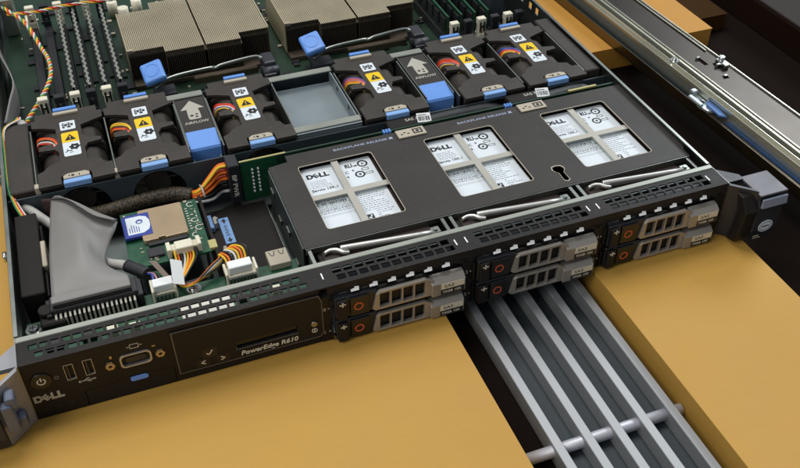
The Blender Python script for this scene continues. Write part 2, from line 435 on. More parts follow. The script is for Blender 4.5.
# control panel on the left of the front
pan_holes = [rect(-196.3, 24, -191.4, 35.6), rect(-186.6, 24, -181.7, 35.6), rrect(-168.4, 22.4, -151.6, 32, 2.6), rrect(-138.5, 7, -58, 38.5, 1)]
pan_holes.append([(-190, .9), (-141.5, .9), (-141.5, 13.6), (-152, 13.6), (-155, 15), (-170, 15), (-173.5, 13.2), (-190, 12.6)])
cp = part(MB().shape([rect(-217, .15, -57.2, 41.9)] + pan_holes, FRONT(1.4), 1.4, .12), 'control_panel', 'panel')
part(MB().box(-216.5, -57.5, 1.6, 2.6, .3, 41.5), 'panel_backing', 'void', cp)
part(MB().shape([[(-189.6, 1.1), (-141.8, 1.1), (-141.8, 13.2), (-152, 13.2), (-155, 14.6), (-170, 14.6), (-173.5, 12.8), (-189.6, 12.2)]], FRONT(1.2), 1.0, .12), 'drive_tray_door', 'panel', cp)
part(MB().shape([rrect(-165.6, 10.2, -156, 13.6, 1.5)], FRONT(.15), .5, .1), 'eject_mark', 'blue_led', cp)
part(MB().box(-213.2, -210.2, -.1, .3, 5, 8).box(-206.5, -203.5, -.1, .3, 5, 8).box(-199.5, -196.5, -.1, .3, 5.5, 8.5), 'panel_recess', 'void', cp)
# power button
pb = part(MB().cyl((-208.6, .2, 29), (-208.6, -1, 29), 5.6, 32, 5.2), 'power_button', 'button', cp)
ring = []
a0, a1 = math.radians(125), math.radians(415)
ring = [(-208.6 + 2.3 * math.cos(a0 + (a1 - a0) * k / 20), 29 + 2.3 * math.sin(a0 + (a1 - a0) * k / 20)) for k in range(21)] + [(-208.6 + 1.7 * math.cos(a1 - (a1 - a0) * k / 20), 29 + 1.7 * math.sin(a1 - (a1 - a0) * k / 20)) for k in range(21)]
part(MB().shape([ring], FRONT(-1), .15).shape([rect(-208.95, 29.2, -208.25, 31.8)], FRONT(-1), .15), 'power_symbol', 'print_white', cp)
part(MB().shape([circ(-201, 28.3, 1.3), circ(-201, 28.3, .8)], FRONT(0), .15), 'panel_pinhole', 'ink_grey', cp)
for x in (-196.3, -186.6):
    part(MB().shape([rect(x, 24, x + 4.9, 35.6), rect(x + .3, 24.3, x + 4.6, 35.3)], FRONT(1.2), 1.5), 'usb_port', 'port_rim', cp)
    part(MB().box(x + 1.1, x + 2.3, .1, 1.3, 25.2, 34.4), 'port_tongue', 'chip', cp)
# usb trident
mb = MB().shape([rect(-190.6, 20.3, -183.4, 20.8)], FRONT(0), .15).shape([circ(-190.6, 20.5, .8, 12)], FRONT(0), .15).shape([[(-183.4, 19.8), (-182, 20.5), (-183.4, 21.3)]], FRONT(0), .15)
mb.shape([[(-188.5, 20.7), (-187, 22.1), (-185.4, 22.1), (-185.4, 21.7), (-186.8, 21.7), (-187.9, 20.7)]], FRONT(0), .15).shape([[(-187.2, 20.4), (-186, 19.2), (-184.6, 19.2), (-184.6, 19.6), (-185.8, 19.6), (-186.6, 20.4)]], FRONT(0), .15)
part(mb, 'usb_symbol', 'print_grey', cp)
# video port
vp = part(MB().shape([rrect(-168.4, 22.4, -151.6, 32, 2.6), rrect(-167.4, 23.4, -152.6, 31, 2.2)], FRONT(1.2), 2.2, .2), 'video_port', 'port_rim', cp)
mb = MB().shape([rrect(-167.2, 23.6, -152.8, 30.8, 2)], FRONT(1.35), .3)
part(mb, 'port_insert', 'void', cp)
part(MB().shape([rrect(-165.4, 25.2, -154.6, 29.2, 1.4)], FRONT(1.0), 1.2, .15), 'port_tongue', 'chip', cp)
mb = MB()
for x in (-173.6, -147): mb.shape([circ(x, 27, 2.6, 6), circ(x, 27, 1.1, 14)], FRONT(.1), 1.8, .2)
part(mb, 'port_screw', 'gold', cp)
mb = MB().shape([rrect(-161.8, 35, -156.8, 38.4, .6), rrect(-161.3, 35.5, -157.3, 37.9, .4)], FRONT(0), .15).shape([rect(-163.4, 36.4, -162.2, 36.9)], FRONT(0), .15).shape([rect(-156.4, 36.4, -155.2, 36.9)], FRONT(0), .15)
part(mb, 'video_symbol', 'print_grey', cp)
part(MB().box(-173, -171.8, -.15, .1, 31.5, 33.5).box(-150.6, -148.8, -.15, .1, 32.6, 33.4), 'panel_mark', 'gold', cp)
part(brand(MB(), FRONT(.05, -215.6, 13.4), 15.6, .5), 'logo', 'print_grey', cp)
# display panel
dp = part(MB().shape([[(-139.6, 6.6), (-57.6, 6.2), (-55.4, 9), (-55.4, 34), (-57, 39), (-140, 39.6)], [(-106, 14.4), (-71, 15.2), (-71, 19.8), (-106, 20)]], FRONT(1.0), 2.2, .25), 'display_panel', 'panel')
part(MB().shape([[(-139.6, 6.6), (-57.6, 6.2), (-55.4, 9), (-55.4, 34), (-57, 39), (-140, 39.6)], [(-138.9, 7.2), (-57.8, 6.8), (-56, 9.2), (-56, 33.8), (-57.5, 38.75), (-139.2, 39.4)]], FRONT(-1.05), .35), 'panel_rim', 'rim_grey', dp)
part(MB().box(-107, -70, .3, 1.2, 13.6, 20.6), 'display_window', 'screen', dp)
part(MB().shape([rect(-106.4, 13.9, -70.6, 14.3)], FRONT(-1.2), .12).shape([rect(-106.6, 13.9, -106.2, 16)], FRONT(-1.2), .12), 'window_edge', 'ink_grey', dp)
part(MB().text('PowerEdge R610', FRONT(-1.22), 3.2, 33.5, .18, .035, x=-104.4, y=8.6, shear=.18), 'lettering', 'print_white', dp)
mb = MB()
def stroke(mb, P, wd, M, d=.15):
    for (x0, y0), (x1, y1) in zip(P, P[1:]):
        dx, dy = x1 - x0, y1 - y0; n = math.hypot(dx, dy); ox, oy = -dy / n * wd / 2, dx / n * wd / 2
        mb.shape([[(x0 + ox, y0 + oy), (x1 + ox, y1 + oy), (x1 - ox, y1 - oy), (x0 - ox, y0 - oy)]], M, d)
stroke(mb, [(-123.2, 17.6), (-122, 16.2), (-119.8, 19.4)], .7, FRONT(-1.22))
stroke(mb, [(-124.6, 12.4), (-127, 11), (-124.6, 9.6)], .7, FRONT(-1.22))
stroke(mb, [(-116, 12.2), (-113.6, 10.8), (-116, 9.4)], .7, FRONT(-1.22))
part(mb, 'button_symbol', 'print_white', dp)
part(MB().shape([rrect(-125.6, 14, -117.2, 21.2, .8)], FRONT(-1.2), .4, .1).shape([rrect(-129.6, 8, -122, 13.6, .8)], FRONT(-1.2), .4, .1).shape([rrect(-118.6, 8, -111, 13.6, .8)], FRONT(-1.2), .4, .1).spin(Matrix.Translation((0, .25, 0))), 'menu_button', 'button', dp)
part(MB().cyl((-61, -1, 18.4), (-61, -2.2, 18.4), 2.1, 20, 1.8), 'indicator_button', 'zinc', dp)
part(MB().shape([circ(-61, 12.6, 1.7), circ(-61, 12.6, 1.2)], FRONT(-1.22), .15).shape([rect(-61.3, 11.8, -60.7, 13.5)], FRONT(-1.22), .15), 'info_symbol', 'print_white', dp)

# rack ears
def ear(sx):
    F = Matrix.Diagonal((sx, 1, 1, 1))
    e = part(MB().shape([[(-14, 8.5), (-16.5, 10), (-16.5, 31), (-14, 38.5), (5, 38.5), (5, 1.5), (-14, 1.5)]], SIDE(231), 20, .8).spin(F), 'rack_ear', 'ear')
    part(MB().box(230.4, 251.6, -16.2, 6, 38.7, 40.2, .5, 2).spin(F), 'ear_cap', 'ear_top', e)
    part(MB().shape([[(217.4, 3), (217.4, -.4), (231, -13), (231, -10)]], TOP(.4), 41, .3).spin(F), 'flange', 'ear' if sx > 0 else 'flange_grey', e)
    part(MB().shape([[(217.6, 20), (217.6, 3.2), (231.2, 3.2), (231.2, 8)]], TOP(37.5), 3).spin(F), 'gusset', 'ear' if sx > 0 else 'flange_grey', e)
    part(MB().shape([[(-16.6, 30.6), (-18.6, 31.2), (-17.6, 37), (-16.6, 37.4)]], SIDE(232), 19.2, .3).spin(F), 'release_bar', 'ear_bar', e)
    if sx > 0:
        part(MB().shape([[(-13.5, 3), (-16, 8), (-17.5, 29), (-11, 38), (-5, 38), (-9, 27), (-8, 6), (-6, 1)]], SIDE(221), 9.5, .9), 'latch_handle', 'panel', e)
        part(MB().shape([circ(241.5, 13.2, 5.6, 28, 4.8)], FRONT(-16.5), .3, .08), 'badge', 'oval', e)
        mb = MB().shape([circ(241.5, 13.2, 4.7, 28, 3.8), circ(241.5, 13.2, 4.3, 28, 3.4)], FRONT(-16.8), .1)
        for k in range(4): mb.box(238.6 + k * 1.5, 239.5 + k * 1.5, -16.95, -16.8, 12.4, 14)
        part(mb, 'badge_mark', 'ink_grey', e)
        part(MB().box(234, 238, -16.7, -16.5, 5.4, 6.4).box(234, 240, -16.7, -16.5, 3.9, 4.5), 'ear_mark', 'print_grey', e)
    else:
        part(MB().box(221, 226, -15, -7, 29, 37, 1.2, 2).box(219.5, 224, -12, -5, 10, 18, 1.2, 2).box(223, 229, -16.5, -11, 13, 33, 1.4, 2).spin(F), 'latch_handle', 'latch_blue', e)
ear(1); ear(-1)

# ------------------------------------------------------------ drive cage: cover with windows, walls, backplane
BX = (-49., 39.9, 128.8)                    # left edges of the three drive columns
outer = [(-53.5, 38), (214, 38), (214, 44.6), (217.2, 51), (217.2, 133), (-40, 133), (-40, 126), (-53.5, 124)]
cov_holes = []
for k in range(3):
    x0 = -35.5 + 88.9 * k; cov_holes.append(rrect(x0, 50.4, x0 + 51.1, 117.7, 2.4))
keyh = [(123.6, 58.6), (120.9, 57.9), (120.1, 54.8), (121.2, 52.6), (122.6, 51.4), (122.4, 43.4), (124.2, 42), (126.2, 43.4), (126, 51.4), (127.4, 52.8), (128.2, 55.4), (126.8, 58)]
cc = part(MB().shape([outer] + cov_holes + [keyh], TOP(39), 1.1, .18), 'drive_cage_cover', 'cover')
mb = MB()
for h in cov_holes:
    c = [(sum(p[0] for p in h) / len(h)), (sum(p[1] for p in h) / len(h))]
    mb.shape([[(c[0] + (p[0] - c[0]) * 1.004, c[1] + (p[1] - c[1]) * 1.003) for p in h], [(c[0] + (p[0] - c[0]) * .99, c[1] + (p[1] - c[1]) * .992) for p in h]], TOP(39.7), .5)
mb.shape([[(124.2 + (p[0] - 124.2) * 1.16, 50.6 + (p[1] - 50.6) * 1.09) for p in keyh], keyh], TOP(40.05), .25)
part(mb, 'cutout_rim', 'beige', cc)
for k in range(3):
    x0 = -35.5 + 88.9 * k
    part(MB().shape([[(x0 - .3, 81.6), (x0 + 22.6, 81.6), (x0 + 22.6, 50), (x0 + 27.2, 50), (x0 + 27.2, 81.6), (x0 + 51.4, 81.6), (x0 + 51.4, 86.4), (x0 + 27.2, 86.4), (x0 + 27.2, 118), (x0 + 22.6, 118), (x0 + 22.6, 86.4), (x0 - .3, 86.4)]], TOP(38.1), .8, .1), 'window_crossbar', 'bar_grey', cc)
part(MB().box(-53, 214, 37.2, 37.9, 35.5, 39.9, .2), 'lit_edge', 'zinc', cc)  # bright metal colour stands in for the highlight along the cover edge
for x0, x1 in ((-7.5, 31), (83.5, 121.5)):
    mb = MB().text('BACKPLANE RELEASE', TOP(40.1), 2.1, x1 - x0, .12, .02, x=x0, y=126.4)
    cx = x1 + 2.6
    mb.shape([[(cx + (1.9 if k % 2 else 1.1) * math.cos(k * math.pi / 4), 127.4 + (1.9 if k % 2 else 1.1) * math.sin(k * math.pi / 4)) for k in range(8)]], TOP(40.1), .12)
    part(mb, 'lettering', 'print_blue', cc)
for x0 in (38.5, 131.5):
    tb = part(MB().box(x0, x0 + 20.5, 123.4, 132.8, 40.15, 41.3, .3), 'backplane_tab', 'beige', cc)
    mb = MB().shape([rect(x0 + 11.6, 125.4, x0 + 18.4, 131), rect(x0 + 12.6, 126.4, x0 + 17.4, 130)], TOP(41.3), .12).shape([circ(x0 + 15, 128.2, 1.3, 10)], TOP(41.3), .12)
    for q in range(3): mb.box(x0 + 2.4 + q * 2.4, x0 + 4 + q * 2.4, 126.4 + q % 2 * 1.6, 127.4 + q % 2 * 1.6, 41.3, 41.42)
    part(mb, 'tab_print', 'chip', cc)
    mb = MB()
    for q in range(3): mb.box(x0 - 7.5 + q * 2.1, x0 - 6 + q * 2.1, 134, 138, 30, 41, .3)
    part(mb, 'release_pin', 'blue', cc)
part(MB().box(-54.2, -53.4, 40, 123, 1.3, 38.9), 'cage_wall', 'zinc_dark')
mb = MB()
for y, z in ((52, 12), (70, 24), (92, 16), (108, 27)): mb.box(-55.6, -54.3, y, y + 7, z, z + 4, .3)
part(mb, 'cage_clip', 'zinc')
for x in (-51.8, 33, 38.4, 122, 127.4, 210.8):
    part(MB().box(x, x + 1.2, 21, 37, 12, 38.6).box(x - .6, x + 1.8, 21, 37, 38.6, 39.2, .2), 'cage_post', 'zinc')
bk = part(MB().box(-70.5, 214, 135.4, 137, 8, 40.4), 'backplane', 'pcb_dark')
part(MB().box(-70.3, -38.6, 135.5, 136.9, 40.45, 40.9).box(176, 199, 135.3, 137.2, 40.45, 41.6), 'board_edge', 'pcb_edge', bk)
part(MB().box(-70, -45, 135.2, 135.38, 8.2, 40.2), 'board_face', 'pcb', bk)
mb = MB()
for i in range(7):
    for x in (-62.3, -58.3): mb.cyl((x, 135.2, 15.6 + i * 3), (x, 134.4, 15.6 + i * 3), .75, 8)
part(mb, 'solder_pin', 'tab_glint', bk)
pw = part(MB().box(-78.5, -70.8, 133.5, 147, 9.5, 40.5, .6), 'power_plug', 'chip', bk)
part(MB().text('BP PWR', Matrix(((0, -1, 0, -72.2), (0, 0, -1, 133.4), (-1, 0, 0, 34), (0, 0, 0, 1))) if False else Matrix(((0, 1, 0, -76.4), (0, 0, -1, 133.45), (-1, 0, 0, 33), (0, 0, 0, 1))), 3., 18, .12, .02), 'lettering', 'print_white', bk)

for x0, tx in ((37.5, 'SAS A'), (131, 'SAS B')):
    sp = part(MB().box(x0, x0 + 31, 139.5, 151, 27, 38.4, .8).box(x0 + 2, x0 + 8, 138.6, 140, 31, 39.4, .4), 'data_plug', 'panel', None)
    part(MB().text(tx, TOP(38.45), 3, 10.5, .12, .02, x=x0 + 14, y=145), 'lettering', 'print_grey', sp)
    tg = Matrix.Translation((x0 + 26, 141, 41.5)) @ Matrix.Rotation(.5, 4, 'X') @ Matrix.Rotation(-.12, 4, 'Z')
    part(MB().box(-5, 5, -3.6, 3.6, 0, .3, M=tg), 'plug_label', 'white', sp)
    mb = MB(); x = -4.2
    while x < 3.8: wd = random.choice((.3, .3, .6, .9)); mb.box(x, x + wd, -2.4, 1, .3, .38, M=tg); x += wd + random.choice((.35, .6))
    mb.box(-4.2, 2, 1.8, 2.3, .3, .38, M=tg)
    part(mb, 'label_print', 'ink', sp)

# ------------------------------------------------------------ fan tray
fh = []
slots = [-172, -122.6, -49.6, 48.8, 125, 177]
mbt = MB().shape([rect(-216, 1.3, 216.4, 37)] + [circ(x, 19.2, 17.6, 40) for x in slots], FRONT(152), 1.)
tr = part(mbt, 'fan_tray', 'tray_wall')
part(MB().box(-216, 216.4, 238.5, 239.5, 1.3, 36), 'tray_back', 'tray_wall', tr)
part(MB().box(-215.8, -198.2, 154.4, 236, 1.4, 40, .8), 'tray_block', 'fan', tr)
part(MB().box(202.6, 215.2, 157, 243.5, 1.4, 41, .8), 'tray_block', 'fan', tr)
for x in (-197, -147.2, -98.4, -75.2, -25.2, 22.6, 73.2, 99, 150.4, 201.8):
    part(MB().box(x - .45, x + .45, 158.4, 222, 2, 41), 'fan_divider', 'zinc', tr)
    if x < -140: part(MB().box(x - 1.6, x + 1.6, 153.2, 158, 36, 41.4, .3), 'divider_foot', 'beige', tr)
# empty sheet-metal pocket in the middle of the fan row
gp = part(MB().box(-24.2, 21.4, 167, 228, 29.5, 30.5).shape([[(160.4, 20), (167, 29.5), (167, 30.5), (160.4, 21)]], SIDE(-24.2), 45.6), 'pocket', 'tray', tr)
part(MB().box(20.4, 21.4, 160, 228, 20, 40).box(-25.2, -24.4, 160, 228, 20, 40), 'pocket_wall', 'tray', tr)
part(MB().box(-25.6, 22, 153.2, 154.2, 8, 40).box(-25.6, 22, 153.2, 160, 39.2, 40.1), 'pocket_front', 'tray', tr)
part(MB().box(-26.4, 22.2, 155, 161.6, 40.2, 41.2, .3).box(-26, 22.2, 226, 232.6, 40.2, 41.2, .3), 'pocket_lip', 'lip', tr)
part(MB().box(20.2, 20.5, 178, 181, 35, 38).box(20.2, 20.5, 205, 208, 35, 38), 'pocket_slot', 'void', tr)

# fan module
fm = thing('fan_module', 'black cooling fan marked 1 with orange and red wires beside the plain end block', 'fan', (-172, 197, 3.4), 'six cooling fans in a row across the server')
mb = MB()
prof = rrect(-21.4, .2, 21.4, 34.6, 12, 8)
def along(y): return Matrix(((1, 0, 0, 0), (0, 0, -1, y), (0, 1, 0, 0), (0, 0, 0, 1)))
mb.shape([prof], along(-2.2), 21.6, .3); mb.shape([prof], along(25.6), 22.4, .3)
mb.build('fan_housing', 'fan', fm)
mb = MB()
for y in (-24.5, 1.2, 26.5): mb.shape([rrect(-22.4, .5, 22.4, 35, 5)], along(y + 2), 3.2, .3)
mb.build('fan_flange', 'fan', fm)
fo = [(-24, -44.6), (-9.5, -44.6), (-9.5, -37), (-8, -35.5), (8, -35.5), (9.5, -37), (9.5, -44.6), (24, -44.6), (24, -30), (19, -30), (17.5, -24.5), (9, -21), (8.5, -8), (11, -3), (20, -2), (20, 2), (11, 4), (8.5, 9), (8.5, 21), (17, 24.5), (24, 27), (24, 36), (21, 36), (21, 43), (-21, 43), (-21, 36), (-24, 36), (-24, 27), (-17, 25), (-8.5, 21), (-8.5, 9), (-11, 4), (-21, 2), (-21, -3), (-11, -4), (-8.5, -8), (-9, -19), (-16, -22), (-20, -27), (-24, -29)]
MB().shape([fo], TOP(35.6), 2.6, .35).build('fan_carrier', 'fan', fm)
MB().box(-24, 24, -42.5, -40.4, 32, 35.4, .4).box(-21, 21, 39.5, 42.5, 26, 35.4, .4).build('carrier_skirt', 'fan', fm)
mb = MB()
for x in (-16.5, 16.5):
    for y in (-27, 28): mb.cyl((x, y, 33), (x, y, 35), 2.4, 14)
mb.build('fan_screw_boss', 'fan_dark', fm)
MB().shape([[(-8.2, -40.5), (8.2, -40.5), (8.2, -37.2), (5.4, -35.4), (-5.4, -35.4), (-8.2, -37.2)]], TOP(35.8), 3., .3).build('release_tab', 'beige', fm)
MB().box(-8.6, 8.6, -45, -40.7, 34, 38.2, .4).build('tab_strip', 'blue_light', fm)
MB().box(-8, 8, 40.2, 43.4, 38, 41, .3).build('rear_strip', 'blue', fm)
MB().box(-8.6, 8.6, 36.6, 39.8, 38, 40, .3).build('rear_strip', 'beige', fm)
MB().shape([rrect(-5.2, 17, 5, 28, 1)], TOP(38.25), .12).build('code_label', 'label_white', fm)
mb = MB()
for i in range(9):
    for j in range(6):
        if (i * 7 + j * 5 + i * j) % 5 in (0, 2, 3): mb.box(-3.6 + i * .8, -2.85 + i * .8, 19.4 + j * 1.05, 20.35 + j * 1.05, 38.38, 38.42)
mb.build('code_print', 'ink', fm)
MB().shape([[(-5.4, 1.4), (5.8, 1.4), (5.8, 12.6), (4.8, 13.6), (-4.4, 13.6), (-5.4, 12.6)]], TOP(38.25), .12).build('warning_label', 'yellow', fm)
MB().shape([[(-5.4, 1.2), (5.8, 1.2), (5.8, -14.4), (4.8, -15.4), (-4.4, -15.4), (-5.4, -14.4)]], TOP(38.25), .12).build('hazard_label', 'label_white', fm)
mb = MB().shape([[(-3.6, 3.6), (4, 3.6), (.2, 11)], rect(-.2, 6.4, .6, 8.8), rect(-.2, 4.8, .6, 5.6)], TOP(38.38), .06).shape([circ(2.2, -5.2, 3.1, 14), circ(2.2, -5.2, .8, 8)], TOP(38.38), .06)
for a in range(6): mb.shape([circ(2.2 + 3 * math.cos(a), -5.2 + 3 * math.sin(a), .9, 8)], TOP(38.38), .05)
stroke(mb, [(-4.2, -10.8), (-2.4, -9), (-3, -7.4)], .7, TOP(38.38), .06); stroke(mb, [(-2.4, -9), (.2, -9.6)], .8, TOP(38.38), .06); stroke(mb, [(-1.6, -11.6), (.8, -11)], .6, TOP(38.38), .06)
mb.build('label_print', 'ink', fm)
WC = (('w_red', 'w_orange', 'w_black', 'w_white', 'w_red'), ('w_yellow', 'w_yellow', 'w_black', 'w_red', 'w_orange'), ('w_red', 'w_red', 'w_white', 'w_blue', 'w_yellow'),
      ('w_blue', 'w_red', 'pink_wire', 'w_orange', 'w_yellow'), ('w_red', 'w_red', 'w_orange', 'w_blue', 'w_yellow'), ('w_blue', 'w_blue', 'w_red', 'w_orange', 'w_yellow'))
fans = [(fm, -172)]
flab = ['black cooling fan marked 2, between fan 1 and the first arrow blank', 'black cooling fan marked 3, between an arrow blank and the empty pocket',
        'black cooling fan marked 4, right of the empty sheet-metal pocket', 'black cooling fan marked 5, just right of the second arrow blank', 'black cooling fan marked 6 beside the right side wall']
for x, lb in zip((-122.6, -49.6, 48.8, 125, 177), flab): fans.append((dup(fm, (x, 197, 3.4), lb), x))
for i, (o_, x) in enumerate(fans):
    mb = MB().text(str(i + 1), TOP(38.8), 2.4, None, .1, .03, x=1.6, y=-39.8)
    mb.shape([circ(-2.2, -38.4, 1.1, 8)], TOP(38.8), .1).shape([circ(-4.4, -38, .6, 8)], TOP(38.8), .1)
    mb.build('tab_number', 'ink', o_)
    for k, c in enumerate(WC[i]):
        d = k * 1.3; j = .8 * math.sin(i * 2.1 + k)
        MB().tube(cr([(-22.6, 14.5 - d, 29), (-20.8, 13 - d, 36.8 - .2 * k), (-15.5, 10.6 - d * .95 + j, 38.8 - .3 * k), (-10.4 - .4 * k, 7.4 - d * .8, 38.6 - .3 * k), (-8.8 - .5 * k, 1.5 - d * .5, 37.4), (-10 - .5 * k, -3 - d * .3, 31)], 5), .62, 6).build('wire', c, o_)
    if i:
        jx, jy, ja = random.uniform(-.5, .5), random.uniform(-.6, .6), random.uniform(-.025, .025)
        for ch in o_.children:
            if ch.name.split('.')[0] in ('code_label', 'code_print'): ch.location = (jy * S, jx * S, 0); ch.rotation_euler = (0, 0, ja)
            if ch.name.split('.')[0] in ('warning_label', 'hazard_label', 'label_print'): ch.location = (jx * S, jy * S, 0); ch.rotation_euler = (0, 0, -ja)
    rt = MB().cyl((0, -38, 18), (0, -30, 18), 8.5, 24)
    for k in range(7):
        rt.box(7.5, 17, -.5, .5, -5, 5, .2, 1, Matrix.Translation((0, -34, 18)) @ Matrix.Rotation(k * 2 * math.pi / 7, 4, 'Y') @ Matrix.Rotation(math.radians(48), 4, 'X'))
    rt.build('fan_rotor', 'fan', o_)

# airflow blanks
ab = thing('airflow_blank', 'flat arrow-marked filler between fans 2 and 3, with a blue front', 'fan blank', (-86.8, 197, 2), 'two arrow-marked filler pieces among the fans')
MB().box(-10.6, 10.6, -12, 29, 2, 37.4, .4).build('filler_body', 'fan_dark', ab)
MB().box(-10.4, 10.4, -15, 29, 37.5, 38.6, .3).build('filler_top', 'cover', ab)
MB().box(-11.2, -10.5, -32, 29, 26, 39, .1).box(10.5, 11.2, -32, 29, 26, 39, .1).build('side_rail', 'zinc', ab)
MB().shape([[(-34, 25), (-34, 35.4), (-33, 37), (-15.2, 39.2), (-15.2, 28)]], SIDE(-10.4), 20.8, .4).build('pull_handle', 'blue', ab)
MB().box(-15, 10.8, 29.4, 36, 38.4, 39.8, .4).build('rear_lip', 'lip', ab)
MB().tube(cr([(-9, -31, 30), (-9, -38, 26), (-4, -40, 24), (5, -40, 24), (9, -38, 26), (9, -31, 30)], 4), .8, 6).build('wire_bail', 'zinc', ab)
arrow = [(-3.6, .5), (3.6, .5), (4.4, 2), (4.4, 9), (4, 14), (8.4, 14), (0, 25.5), (-8.4, 14), (-4, 14), (-4.4, 9), (-4.4, 2)]
MB().shape([arrow, circ(-1.8, 5.4, 1.3, 10), circ(1.4, 3.4, 1.1, 10), circ(1.9, 6.6, 1, 10)], TOP(38.6), .12).text('AIRFLOW', TOP(38.6), 2.9, 17, .12, .02, align='CENTER', y=-5).build('arrow_print', 'print_grey', ab)
dup(ab, (86.2, 197, 2), 'flat arrow-marked filler between fans 4 and 5, with a blue front')

# ------------------------------------------------------------ hard drives (six)
hd = thing('hard_drive', 'upper hard drive of the column beside the display panel', 'hard drive', (BX[0], 0, 18.2), 'six hard drives in the front bays')
# local: x 0..80, z 0..17
MB().box(2, 79, 2, 18, .8, 16.6, .3).build('carrier_back', 'drive_black', hd)
MB().box(4, 75, 20, 128, 1, 16.9, .5).build('drive_body', 'zinc_dark', hd)
MB().box(.6, 26, -3.4, 1.8, .5, 16.6, .7).build('bezel', 'drive_black', hd)
MB().box(1, 7.4, -6, -3.5, 1.2, 15.8, .7).build('clip', 'panel', hd)
cl = MB(); stroke(cl, [(2.4, 13.6), (6.2, 13.6)], .8, FRONT(-6.02)); stroke(cl, [(4.3, 11.9), (4.3, 15.2)], .8, FRONT(-6.02)); cl.build('plus_mark', 'print_white', hd)
MB().box(9, 21, -4.6, -3.5, 1, 15.6, .5).build('release_button', 'button', hd)
MB().shape([circ(14.2, 8.2, 2.9, 28), circ(14.2, 8.2, 2.1, 28)], FRONT(-4.6), .2).build('button_ring', 'orange_ring', hd)
hp = [(24.4, 1), (22.6, 2.6), (25, 13.6), (27, 15.2), (55.4, 15.4), (60.5, 12.6), (60.5, 1)]
MB().shape([hp] + [rrect(27 + k * 7.3, 2.9, 33.2 + k * 7.3, 13.5, .6) for k in range(4)], FRONT(-2.4), 2.6, .3).build('grille', 'drive_silver', hd)
MB().box(26, 58, -1.9, 1.8, 1.6, 14.8).build('grille_backing', 'void', hd)
MB().shape([[(0, 1), (-6.6, 1), (-6.6, 10.2), (-3.6, 12.6), (0, 13.2)]], Matrix(((0, 0, 1, 58.8), (1, 0, 0, 0), (0, 1, 0, 0), (0, 0, 0, 1))), 21.4, .4).build('handle', 'drive_silver', hd)
MB().box(64.6, 79.4, -6.85, -6.65, 5.5, 9.9).build('handle_label', 'cream', hd)
MB().box(64.6, 79.4, -6.85, -6.65, 1.4, 5.3).build('capacity_label', 'ink', hd)
MB().text('SAS', FRONT(-6.85), 2.3, 6.4, .08, .02, x=66.4, y=6.6).build('label_print', 'ink_grey', hd)
MB().text('73GB 15K', FRONT(-6.85), 1.7, 12, .08, .03, x=65.6, y=2.5).build('capacity_print', 'print_white', hd)
hds = [hd]
hl = ['lower hard drive of the column beside the display panel', 'upper hard drive of the middle column, above the grate bars', 'lower hard drive of the middle column, just above the grate bars',
      'upper hard drive of the column beside the right rack ear', 'lower hard drive of the column beside the right rack ear']
for lb, (x, z) in zip(hl, ((BX[0], .2), (BX[1], 18.2), (BX[1], .2), (BX[2], 18.2), (BX[2], .2))): hds.append(dup(hd, (x, 0, z), lb))
